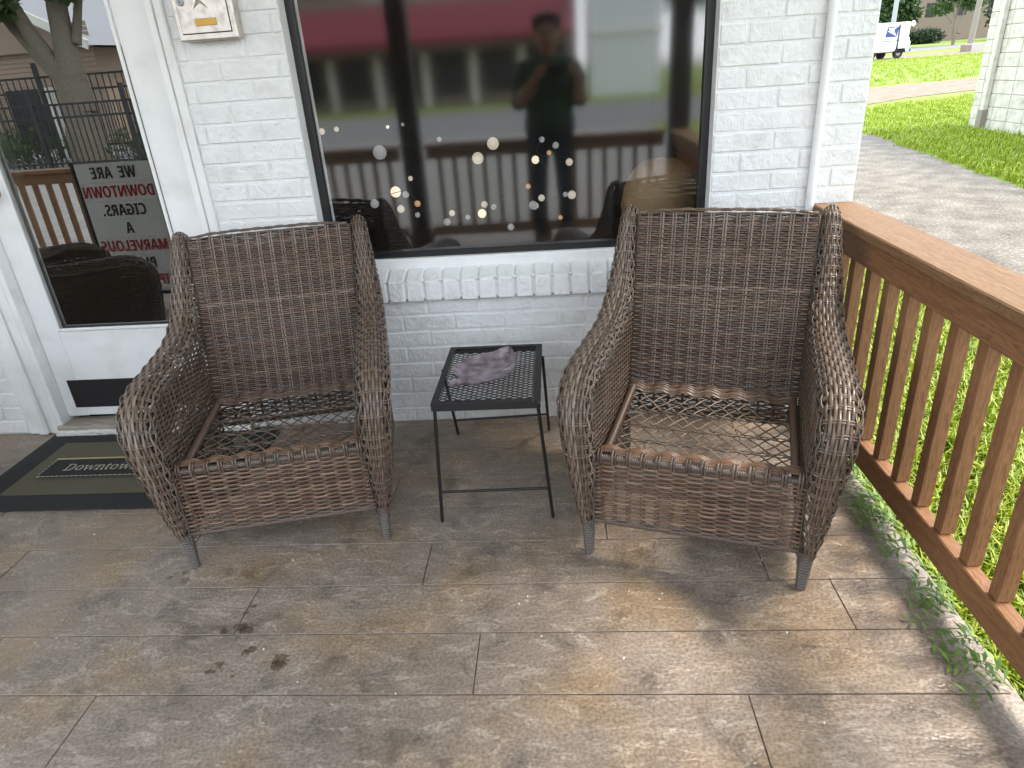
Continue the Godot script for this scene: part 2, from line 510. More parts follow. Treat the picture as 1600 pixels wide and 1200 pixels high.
func make_ground() -> void:
	var zs := [140, 60, 30, 15, 8, 4, 2, 0, -3, -6, -9, -12, -15, -18, -21, -24, -27, -30, -34, -38, -42, -46, -54, -64, -90, -140, -260]
	var g := []
	for z in zs:
		var row := []
		for x in [-260, -60, -20, -8, 0, 4, 8, 16, 30, 60, 260]:
			row.append(Vector3(x, ground_y(z), z))
		g.append(row)
	var mb := MB.new()
	mb.sheet(g, Vector3.UP)
	tag(put("lawn_ground", mb.mesh(), M.lawn), "", "", "", "structure")
	# worn driveway between the lawn strip and the far grass
	var na := []
	var fb := []
	for q in [[2.5, 4.2, 9.0], [2.45, 4.35, 2.0], [2.5, 4.55, -1.0], [2.4, 4.62, -3.5], [2.45, 4.69, -4.7], [2.3, 4.84, -5.8], [2.1, 5.17, -7.94], [0.5, 5.38, -9.3], [-4.0, 5.45, -10.1], [-14.0, 4.6, -10.9]]:
		na.append(Vector2(q[0], q[2])); fb.append(Vector2(q[1], q[2]))
	strip("driveway", M.worn_asphalt, na, fb, 0.006)
	strip("sandy_track", M.sandy_soil, [Vector2(-6, -13.5), Vector2(7.6, -15.7), Vector2(9.2, -17.0), Vector2(11.4, -18.0), Vector2(30, -25)], [Vector2(-6, -18), Vector2(7.6, -20.4), Vector2(10.1, -21.3), Vector2(14.1, -22.7), Vector2(34, -31)], 0.012)
	strip("pavement", M.sandy_soil, [Vector2(2, -44.6), Vector2(17, -42.5), Vector2(23, -44.4), Vector2(33, -47), Vector2(70, -56)], [Vector2(2, -49), Vector2(17, -47.4), Vector2(25, -50.2), Vector2(35, -53), Vector2(72, -62)], 0.012)
	strip("road", M.pale_road, [Vector2(-20, -56), Vector2(20, -55), Vector2(36, -58), Vector2(80, -66)], [Vector2(-20, -64), Vector2(22, -62.5), Vector2(40, -66), Vector2(84, -76)], 0.012)
	# in front of the porch: parking, street and the far verge
	strip("parking_ground", M.front_pavement, [Vector2(-60, 3.6), Vector2(0, 3.6), Vector2(2.45, 3.6)], [Vector2(-60, 15.4), Vector2(0, 15.4), Vector2(2.45, 15.4)], 0.006)
	strip("street", M.pale_road, [Vector2(-60, 15.5), Vector2(60, 15.5)], [Vector2(-60, 27), Vector2(60, 27)], 0.01)

func grass() -> void:
	# one tuft of bent blades, scattered; nobody could count the blades
	var tufts := []
	for kind in 3:
		var mb := MB.new()
		for i in 9:
			var a := rng.randf() * TAU
			var l := rng.randf_range(0.035, 0.085)
			var o := Vector3(rng.randf_range(-0.03, 0.03), -0.004, rng.randf_range(-0.03, 0.03))
			var d := Vector3(cos(a), 0, sin(a))
			var s := Vector3(-sin(a), 0, cos(a)) * rng.randf_range(0.0016, 0.0034)
			var lean := rng.randf_range(0.15, 0.9)
			var p1 := o + Vector3.UP * (l * 0.5) + d * (l * 0.18 * lean)
			var p2 := o + Vector3.UP * (l * (0.95 - 0.45 * lean)) + d * (l * 0.75 * lean)
			var t := rng.randf()
			mb.col = Color(0.17, 0.26, 0.014).lerp(Color(0.40, 0.44, 0.03), t)
			var nn := (d * -0.5 + Vector3.UP).normalized()
			mb.quad(o - s, o + s, p1 + s, p1 - s, nn)
			mb.tri(p1 - s, p1 + s, p2, nn)
		tufts.append(mb.mesh())
	var spots := [[], [], []]
	# beside the railing, close
	for i in 15000:
		var p := Vector2(1.02 + pow(rng.randf(), 1.1) * 1.5, rng.randf_range(-5.0, 2.6))
		spots[rng.randi() % 3].append([Vector3(p.x, -0.1, p.y), rng.randf_range(0.9, 1.7)])
	# edge of the driveway and the lawn beyond it
	for i in 26000:
		var z := -4.0 - pow(rng.randf(), 1.5) * 18.0
		var x := rng.randf_range(4.2, 16.0)
		var edge := 4.62 + clampf((-z - 3.5) / 6.5, 0, 1) * 0.83
		if z < -9.0:
			x = rng.randf_range(2.0, 16.0)
		if x < edge + rng.randf_range(-0.12, 0.05) or (x > 7.05 and z > -10.5):
			continue
		if z < -15.2 - (x - 7.6) * 0.5 + rng.randf() * 0.4:
			continue
		spots[rng.randi() % 3].append([Vector3(x, ground_y(z), z), rng.randf_range(1.2, 2.4)])
	for i in 5000:
		var x := rng.randf_range(8.0, 30.0)
		var z := -21.5 - (x - 10.0) * 0.36 - rng.randf() * 20.0
		if z < -42.0 - maxf(0, x - 17.0) * 0.35: continue
		spots[rng.randi() % 3].append([Vector3(x, ground_y(z), z), rng.randf_range(1.5, 3.0)])
	for k in 3:
		var mm := MultiMesh.new()
		mm.transform_format = MultiMesh.TRANSFORM_3D
		mm.mesh = tufts[k]
		mm.instance_count = spots[k].size()
		for i in spots[k].size():
			var s: float = spots[k][i][1]
			mm.set_instance_transform(i, Transform3D(Basis(Vector3.UP, rng.randf() * TAU).scaled(Vector3(s, s * rng.randf_range(0.8, 1.15), s)), spots[k][i][0]))
		var o := MultiMeshInstance3D.new()
		o.name = numbered("grass")
		o.multimesh = mm
		o.material_override = M.grass_blade
		add_child(o)
		tag(o, ["bright green lawn grass growing beyond the porch railing", "bright green grass blades of the lawn past the railing", "yellow green grass of the lawn outside the railing"][k], "grass", "lawn grass", "stuff")

# ---------------------------------------------------------------- porch floor: stamped planks with recessed joints

func make_porch_floor() -> void:
	var fl := bx("porch_floor", Vector3(-2.02, -0.055, 1.72), Vector3(6.0, 0.098, 3.60), M.stained_concrete, self)
	tag(fl, "", "", "", "structure")
	var zs := [-0.07, 0.05, 0.24, 0.43, 0.62, 0.81, 0.9985, 1.18, 1.37, 1.56, 1.75, 1.94, 2.13, 2.32, 2.51, 2.70, 2.89, 3.08, 3.27, 3.515]
	var ends := {5: [-1.75, -0.42, 0.55], 6: [-2.3, -0.9, 0.709], 7: [-1.55, -0.235], 8: [-1.16, 0.395], 4: [-1.2, 0.12], 3: [-2.0, -0.6, 0.8], 2: [-1.5, 0.3], 9: [-0.6, 0.7]}
	for i in zs.size() - 1:
		var cuts: Array = ends[i].duplicate() if ends.has(i) else [-2.6 + fmod(i * 0.83, 1.1), -1.1 + fmod(i * 0.57, 0.9), 0.35 + fmod(i * 0.31, 0.5)]
		cuts = [-5.0] + ([-3.6] if i % 2 else [-3.1]) + cuts + [0.965]
		for k in cuts.size() - 1:
			var a: float = cuts[k] + 0.0014
			var b: float = cuts[k + 1] - 0.0014
			var z0: float = zs[i] + 0.0016
			var z1: float = zs[i + 1] - 0.0016
			bx("plank", Vector3((a + b) / 2 + 2.02, 0.0515, (z0 + z1) / 2 - 1.72), Vector3(b - a, 0.007, z1 - z0), M.stained_concrete, fl, 0.0012)

# ---------------------------------------------------------------- the shop

var brick_cache := {}
func brick_mesh(l: float, h: float, d: float) -> Mesh:
	var key := [roundi(l * 200), roundi(h * 500), rng.randi() % 4]
	if not brick_cache.has(key):
		var mb := MB.new()
		mb.box(Vector3.ZERO, Vector3(l, h, d), 0.0035, Basis.IDENTITY, 0.0013, rng)
		brick_cache[key] = mb.mesh()
	return brick_cache[key]

const CH := 0.067
func lay_bricks(wall: Node3D, x0: float, x1: float, y0: float, courses: int, phase := 0.0) -> void:
	for r in courses:
		var y := y0 + (r + 0.5) * CH
		var x := x0
		var first := true
		var off := fposmod(phase + (0.102 if r % 2 else 0.0), 0.204)
		while x < x1 - 0.012:
			var l := 0.204
			if first:
				l = 0.204 - off if off > 0.03 else 0.204
				first = false
			var e := minf(x + l, x1)
			if x1 - e < 0.03: e = x1
			var o := put("brick", brick_mesh(e - x - 0.008, CH - 0.0085, 0.024), M.painted_brick, wall)
			o.position = Vector3((x + e) / 2, y, -0.012 + rng.randf_range(-0.0016, 0.0016)) - wall.position
			x = e

func make_shop() -> void:
	var sh := thing("shop_building", "white painted brick shop front with large dark window and glazed door", "building")
	# masonry: each pier is a slab of mortar with its bricks set in it
	var piers := [[-5.0, -2.345, 2.55, 0.05], [-1.268, -0.884, 2.55, 0.06], [0.546, 1.045, 2.55, 0.11]]
	for p in piers:
		var w := bx("wall", Vector3((p[0] + p[1]) / 2, 1.44, -0.104), Vector3(p[1] - p[0] - 0.001, 3.12, 0.200), M.painted_mortar, sh)
		if p[0] < -3:
			lay_bricks(w, -3.1, p[1], 0.0, 30, p[3])
		else:
			lay_bricks(w, p[0], p[1], 0.0, 34, p[3])
	var lw := bx("wall", Vector3((-0.884 + 0.546) / 2, 0.23, -0.104), Vector3(1.43 - 0.001, 0.70, 0.200), M.painted_mortar, sh)
	lay_bricks(lw, -0.884, 0.546, 0.0, 8, 0.14)
	bx("wall", Vector3(-0.169, 2.505, -0.104), Vector3(1.428, 0.99, 0.198), M.painted_mortar, sh)
	bx("wall", Vector3(-1.807, 2.5825, -0.104), Vector3(1.076, 0.835, 0.198), M.painted_mortar, sh)
	# side and back walls, floor, ceiling: a closed dark room behind the glass
	bx("side_wall", Vector3(0.944, 1.44, -4.2), Vector3(0.2, 3.1, 7.98), M.painted_block, sh)
	bx("side_wall", Vector3(-4.9, 1.44, -4.2), Vector3(0.2, 3.1, 7.98), M.painted_block, sh)
	bx("back_wall", Vector3(-1.98, 1.44, -8.3), Vector3(6.05, 3.1, 0.2), M.painted_block, sh)
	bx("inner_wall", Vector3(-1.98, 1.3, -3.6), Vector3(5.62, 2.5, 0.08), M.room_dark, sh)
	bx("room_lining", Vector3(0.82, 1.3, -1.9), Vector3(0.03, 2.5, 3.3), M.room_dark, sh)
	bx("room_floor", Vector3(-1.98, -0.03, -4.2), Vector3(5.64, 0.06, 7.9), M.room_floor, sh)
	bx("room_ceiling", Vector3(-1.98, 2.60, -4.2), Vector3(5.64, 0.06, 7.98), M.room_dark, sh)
	# porch roof with white boarded soffit, beam along the front and side
	bx("porch_roof", Vector3(-1.70, 3.06, 1.50), Vector3(7.2, 0.12, 3.3), M.cream_paint, sh)
	bx("roof_beam", Vector3(-2.1, 2.89, 3.02), Vector3(6.2, 0.22, 0.12), M.cream_paint, sh, 0.006)
	bx("roof_beam", Vector3(0.98, 2.89, 1.48), Vector3(0.11, 0.22, 2.94), M.cream_paint, sh, 0.006)
	bx("main_roof", Vector3(-1.98, 3.08, -4.3), Vector3(6.6, 0.16, 7.6), M.grey_roof, sh)
	# brick ledge under the window: bricks laid on edge, tops sloping up to the sill
	var lg := bx("window_ledge", Vector3(-0.17, 0.583, -0.03), Vector3(1.52, 0.072, 0.10), M.painted_mortar, sh)
	# sloping mortar bed between the bricks
	var bed := MB.new()
	bed.quad(Vector3(-0.93, 0.547, 0.035), Vector3(0.59, 0.547, 0.035), Vector3(0.59, 0.605, 0.035), Vector3(-0.93, 0.605, 0.035), Vector3(0, 0, 1))
	bed.quad(Vector3(-0.93, 0.605, 0.035), Vector3(0.59, 0.605, 0.035), Vector3(0.59, 0.646, -0.062), Vector3(-0.93, 0.646, -0.062), Vector3(0, 1, 0.3))
	bed.quad(Vector3(-0.93, 0.546, 0.037), Vector3(0.59, 0.546, 0.037), Vector3(0.59, 0.546, -0.03), Vector3(-0.93, 0.546, -0.03), Vector3(0, -1, 0))
	put("mortar_bed", bed.mesh(), M.painted_mortar, sh)
	var x := -0.93
	while x < 0.58:
		var w := 0.0615
		var mb := MB.new()
		var f0 := 0.541 + rng.randf_range(-0.001, 0.001)
		var f1 := 0.6165 + rng.randf_range(-0.0015, 0.0015)
		var zf := 0.044 + rng.randf_range(-0.002, 0.002)
		var b1 := 0.652
		var zb := -0.062
		var c := 0.0045
		for half in [0]:
			var xa := -w / 2
			var xb := w / 2
			# front, bevel, sloping top, two ends
			mb.quad(Vector3(xa + c, f0, zf), Vector3(xb - c, f0, zf), Vector3(xb - c, f1 - c, zf), Vector3(xa + c, f1 - c, zf), Vector3(0, 0, 1))
			mb.quad(Vector3(xa + c, f1 - c, zf), Vector3(xb - c, f1 - c, zf), Vector3(xb - c, f1, zf - c), Vector3(xa + c, f1, zf - c), Vector3(0, 1, 1))
			mb.quad(Vector3(xa + c, f1, zf - c), Vector3(xb - c, f1, zf - c), Vector3(xb - c, b1, zb), Vector3(xa + c, b1, zb), Vector3(0, 1, 0.3))
			for s in [[xa, xa + c, -1.0], [xb, xb - c, 1.0]]:
				mb.quad(Vector3(s[1], f0, zf), Vector3(s[0], f0, zf - c), Vector3(s[0], f1 - c, zf - c), Vector3(s[1], f1 - c, zf), Vector3(s[2], 0, 1))
				mb.quad(Vector3(s[1], f1, zf - c), Vector3(s[0], f1 - c, zf - c), Vector3(s[0], b1 - c, zb), Vector3(s[1], b1, zb), Vector3(s[2], 1, 0))
				mb.quad(Vector3(s[0], f0, zf - c), Vector3(s[0], f0, zb), Vector3(s[0], b1 - c, zb), Vector3(s[0], f1 - c, zf - c), Vector3(s[2], 0, 0))
			mb.quad(Vector3(xa, f0, zf - c), Vector3(xb, f0, zf - c), Vector3(xb, f0, zb), Vector3(xa, f0, zb), Vector3(0, -1, 0))
		var o := put("brick", mb.mesh(), M.painted_brick, lg)
		o.position = Vector3(x + 0.0345, 0, 0) - lg.position
		x += 0.0698
	# window: white sill, black frame, film-covered pane, brick returns at both sides
	var wn := Node3D.new(); wn.name = "window"; sh.add_child(wn)
	bx("sill", Vector3(-0.169, 0.658, -0.068), Vector3(1.424, 0.05, 0.05), M.white_paint, wn, 0.004)
	bx("frame", Vector3(-0.169, 0.6955, -0.08), Vector3(1.424, 0.025, 0.03), M.black_metal, wn, 0.002)
	bx("frame", Vector3(-0.169, 1.99, -0.08), Vector3(1.424, 0.03, 0.03), M.black_metal, wn, 0.002)
	bx("frame", Vector3(-0.871, 1.342, -0.0805), Vector3(0.026, 1.268, 0.031), M.black_metal, wn, 0.002)
	bx("frame", Vector3(0.533, 1.342, -0.0805), Vector3(0.026, 1.268, 0.031), M.black_metal, wn, 0.002)
	var pm := MB.new()
	pm.quad(Vector3(-0.86, 0.706, -0.085), Vector3(0.522, 0.706, -0.085), Vector3(0.522, 1.98, -0.085), Vector3(-0.86, 1.98, -0.085), Vector3(0, 0, 1))
	put("pane", pm.mesh(), M.window_glass, wn)
	make_door(sh)
	# round white conduit strapped to the right pier
	var cd := MB.new()
	cd.line(Vector3(0.892, 0.0, 0.016), Vector3(0.892, 2.99, 0.016), 0.0145, 14)
	var cdo := put("conduit", cd.mesh(), M.white_paint, sh)
	for y in [0.55, 1.62]:
		var st := MB.new()
		st.box(Vector3(0.892, y, 0.012), Vector3(0.058, 0.018, 0.0405), 0.002)
		put("strap", st.mesh(), M.white_paint, cdo)

func make_door(sh: Node3D) -> void:
	var d := Node3D.new(); d.name = "door"; sh.add_child(d)
	var z := -0.055
	# leaf x -2.175 .. -1.325; glass -2.077 .. -1.472, from y 0.456
	bx("stile", Vector3(-2.126, 1.09, z), Vector3(0.094, 2.06, 0.036), M.white_paint, d, 0.003)
	bx("stile", Vector3(-1.3985, 1.09, z), Vector3(0.143, 2.06, 0.036), M.white_paint, d, 0.003)
	bx("bottom_rail", Vector3(-1.7745, 0.258, z), Vector3(0.608, 0.39, 0.0345), M.white_paint, d, 0.002)
	bx("top_rail", Vector3(-1.7745, 2.05, z), Vector3(0.608, 0.14, 0.0345), M.white_paint, d, 0.002)
	for q in [[-2.071, 1.217, 0.012, 1.52], [-1.478, 1.217, 0.012, 1.52]]:
		bx("glazing_bead", Vector3(q[0], q[1], z + 0.02), Vector3(q[2], q[3], 0.012), M.white_paint, d, 0.003)
	bx("glazing_bead", Vector3(-1.7745, 0.462, z + 0.0205), Vector3(0.579, 0.012, 0.013), M.white_paint, d, 0.003)
	var pm := MB.new()
	pm.quad(Vector3(-2.08, 0.45, z), Vector3(-1.47, 0.45, z), Vector3(-1.47, 1.985, z), Vector3(-2.08, 1.985, z), Vector3(0, 0, 1))
	put("pane", pm.mesh(), M.door_glass, d)
	bx("kick_plate", Vector3(-1.80, 0.168, z + 0.0195), Vector3(0.645, 0.130, 0.004), M.black_plate, d, 0.001)
	# handle, above the picture's edge
	var h := MB.new()
	h.lathe(Vector3.ZERO, PackedVector2Array([Vector2(0.0, 0.0), Vector2(0.026, 0.0), Vector2(0.026, 0.006), Vector2(0.010, 0.010), Vector2(0.010, 0.032), Vector2(0.026, 0.042), Vector2(0.027, 0.055), Vector2(0.016, 0.066), Vector2(0.0, 0.068)]), 16)
	var ho := put("handle", h.mesh(), M.brass, d)
	ho.position = Vector3(-2.126, 1.02, z + 0.018)
	ho.rotation.x = PI / 2
	# jambs, stops and casing
	for q in [[-1.3135, 0.023, -0.04, 0.11], [-2.1855, 0.023, -0.04, 0.11]]:
		bx("jamb", Vector3(q[0], 1.09, q[2]), Vector3(q[1], 2.18, q[3]), M.white_paint, d, 0.002)
	bx("casing", Vector3(-1.2845, 1.11, -0.022), Vector3(0.033, 2.22, 0.064), M.white_paint, d, 0.005)
	bx("casing", Vector3(-2.222, 1.11, -0.012), Vector3(0.048, 2.22, 0.05), M.white_paint, d, 0.006)
	bx("casing", Vector3(-2.2705, 1.11, -0.006), Vector3(0.047, 2.22, 0.064), M.white_paint, d, 0.008)
	bx("casing", Vector3(-2.3195, 1.11, -0.014), Vector3(0.049, 2.22, 0.05), M.white_paint, d, 0.006)
	bx("head", Vector3(-1.75, 2.15, -0.04), Vector3(0.845, 0.055, 0.108), M.white_paint, d, 0.002)
	var s := bx("threshold", Vector3(-1.757, 0.022, -0.018), Vector3(0.875, 0.044, 0.098), M.weathered_sill, d, 0.005)
	bx("threshold_lip", Vector3(0.0, -0.007, 0.058), Vector3(0.873, 0.028, 0.018), M.peeling_paint, s, 0.004)

func make_mailbox() -> void:
	var t := thing("mailbox", "brushed steel wall mailbox with star and brass plate beside door", "mailbox", Vector3(-1.1125, 1.468, 0.0))
	bx("body", Vector3(0, 0.17, 0.0275), Vector3(0.199, 0.34, 0.053), M.brushed_steel, t, 0.004)
	bx("door_gap", Vector3(0, 0.155, 0.0535), Vector3(0.168, 0.272, 0.0022), M.dark_gap, t)
	bx("door_panel", Vector3(0, 0.155, 0.0562), Vector3(0.163, 0.267, 0.005), M.brushed_steel, t, 0.0012)
	bx("name_plate", Vector3(0.004, 0.052, 0.0597), Vector3(0.072, 0.021, 0.003), M.brass, t, 0.0008)
	bx("flap", Vector3(0, 0.318, 0.057), Vector3(0.19, 0.03, 0.012), M.brushed_steel, t, 0.003)
	var st := MB.new()
	var o := Vector3(-0.004, 0.125, 0.0588)
	for k in 10:
		var r0 := 0.046 if k % 2 == 0 else 0.019
		var r1 := 0.019 if k % 2 == 0 else 0.046
		var a := o + Vector3(sin(TAU * k / 10) * r0, cos(TAU * k / 10) * r0, 0)
		var b := o + Vector3(sin(TAU * (k + 1) / 10) * r1, cos(TAU * (k + 1) / 10) * r1, 0)
		st.quad(o + Vector3(0, 0, 0.008), a, b, b, Vector3(0, 0, 1))
	put("star", st.mesh(), M.brushed_steel, t)
	var lk := MB.new()
	lk.lathe(Vector3.ZERO, PackedVector2Array([Vector2(0.0115, 0.0), Vector2(0.0115, 0.004), Vector2(0.009, 0.006), Vector2(0.006, 0.0055), Vector2(0.0, 0.0055)]), 16)
	var lo := put("lock", lk.mesh(), M.grey_metal, t)
	lo.position = Vector3(-0.066, 0.112, 0.0585)
	lo.rotation.x = PI / 2
	bx("key_slot", Vector3(0, 0.0056, 0), Vector3(0.0016, 0.001, 0.008), M.dark_gap, lo)

# ---------------------------------------------------------------- woven armchair (x right, y up, z front; origin between the front feet)

# arm and wing edge from the rear of the wing, over its top, along the arm and down to the front leg: y, z, inner x, outer x
const EDGE := [[0.70, -0.722, 0.290, 0.330], [0.79, -0.742, 0.287, 0.330], [0.842, -0.735, 0.284, 0.329], [0.862, -0.706, 0.283, 0.329], [0.838, -0.676, 0.281, 0.332], [0.760, -0.640, 0.278, 0.341], [0.680, -0.596, 0.274, 0.350], [0.612, -0.525, 0.270, 0.357], [0.570, -0.400, 0.270, 0.362], [0.558, -0.230, 0.273, 0.369], [0.545, -0.070, 0.276, 0.373], [0.487, 0.020, 0.275, 0.367], [0.390, 0.034, 0.271, 0.354], [0.280, 0.022, 0.271, 0.340], [0.180, 0.007, 0.275, 0.327], [0.085, -0.008, 0.280, 0.309]]

var edge_pts := []   # dense: [pos(y,z) as Vector2(z,y), xi, xo, tangent Vector2]

func edge_at(t: float) -> Array:
	var k := EDGE.size()
	var i := clampi(int(t), 0, k - 2)
	var f := t - i
	var r := []
	for q in 4:
		var a: float = EDGE[maxi(i - 1, 0)][q]
		var b: float = EDGE[i][q]
		var c: float = EDGE[i + 1][q]
		var d: float = EDGE[mini(i + 2, k - 1)][q]
		r.append(0.5 * (2 * b + (c - a) * f + (2 * a - 5 * b + 4 * c - d) * f * f + (3 * b - a - 3 * c + d) * f * f * f))
	return r

func wick() -> Color:
	# outdoor resin strands: mixed browns and weathered greys
	var t := rng.randf()
	var c := Color(0.108, 0.074, 0.055)
	if t < 0.34: c = Color(0.135, 0.091, 0.066)
	elif t < 0.58: c = Color(0.165, 0.121, 0.091)
	elif t < 0.74: c = Color(0.125, 0.106, 0.090)
	elif t < 0.86: c = Color(0.20, 0.155, 0.12)
	var k := rng.randf_range(0.76, 1.06)
	return Color(c.r * k, c.g * k * 0.97, c.b * k * 0.94)

# rows of strands that pass over and under upright stakes. rows: [[points], [normals], [phase in stakes]]
func weave(mb: MB, rows: Array, w: float, th: float, amp: float, tint := Color(1, 1, 1)) -> void:
	for r in rows.size():
		var p: PackedVector3Array = rows[r][0]
		var nr: PackedVector3Array = rows[r][1]
		var ph: PackedFloat32Array = rows[r][2]
		var q := PackedVector3Array()
		q.resize(p.size())
		var flip := PI if r % 2 else 0.0
		var wob := rng.randf_range(-0.25, 0.25)
		for i in p.size():
			var s := clampf(cos(PI * ph[i] + flip + wob) * 1.35, -1.0, 1.0)
			q[i] = p[i] + nr[i] * (s * amp)
		var c := wick() * tint
		mb.strand(q, nr, w * rng.randf_range(0.9, 1.06), th, c, c * Color(0.8, 0.8, 0.82), 6)

# a row from a to b, sampled every 7 mm, phase counted along ax in steps of pitch; bow pushes its middle out along the normal
func straight(a: Vector3, b: Vector3, nn: Vector3, ax: int, pitch: float, bow := 0.0) -> Array:
	var m := maxi(2, int(a.distance_to(b) / 0.0065))
	var p := PackedVector3Array()
	var nr := PackedVector3Array()
	var ph := PackedFloat32Array()
	for i in m + 1:
		var t := float(i) / m
		var x := a.lerp(b, t) + nn * (bow * 4.0 * t * (1.0 - t))
		p.append(x); nr.append(nn); ph.append(x[ax] / pitch)
	return [p, nr, ph]

func one_strand(mb: MB, pts: Array, nn: Vector3, w: float, th: float, lum := 1.0) -> void:
	var nr := PackedVector3Array()
	for i in pts.size(): nr.append(nn)
	var c := wick() * lum
	mb.strand(PackedVector3Array(pts), nr, w, th, c, c * 0.85, 6)

func wrapped(mb: MB, a: Vector3, b: Vector3, r0: float, r1: float, pitch: float, sides := 10) -> void:
	# a rod bound with cord: ribs at every turn
	var n_ := maxi(2, int(a.distance_to(b) / pitch)) * 4
	var p := PackedVector3Array()
	var rr := PackedFloat32Array()
	for i in n_ + 1:
		var t := float(i) / n_
		p.append(a.lerp(b, t))
		rr.append(lerpf(r0, r1, t) - pitch * 0.42 * (0.5 + 0.5 * cos(TAU * i / 4.0)))
	mb.tube(p, rr, sides)

func edge_z(y: float) -> Array:
	# front line of the side panel at height y: [z, inner x, outer x]
	for i in range(edge_pts.size() - 1, 0, -1):
		var a: Array = edge_pts[i]
		var b: Array = edge_pts[i - 1]
		if y >= a[0] and y <= b[0]:
			var f: float = (y - a[0]) / maxf(b[0] - a[0], 1e-6)
			return [lerpf(a[1], b[1], f), lerpf(a[2], b[2], f), lerpf(a[3], b[3], f)]
	return [edge_pts[0][1], edge_pts[0][2], edge_pts[0][3]]

func back_z(y: float) -> float:
	return -0.470 - (y - 0.335) * 0.375

func rear_z(y: float) -> float:
	return lerpf(-0.585, -0.742, clampf((y - 0.1) / 0.7, 0, 1))

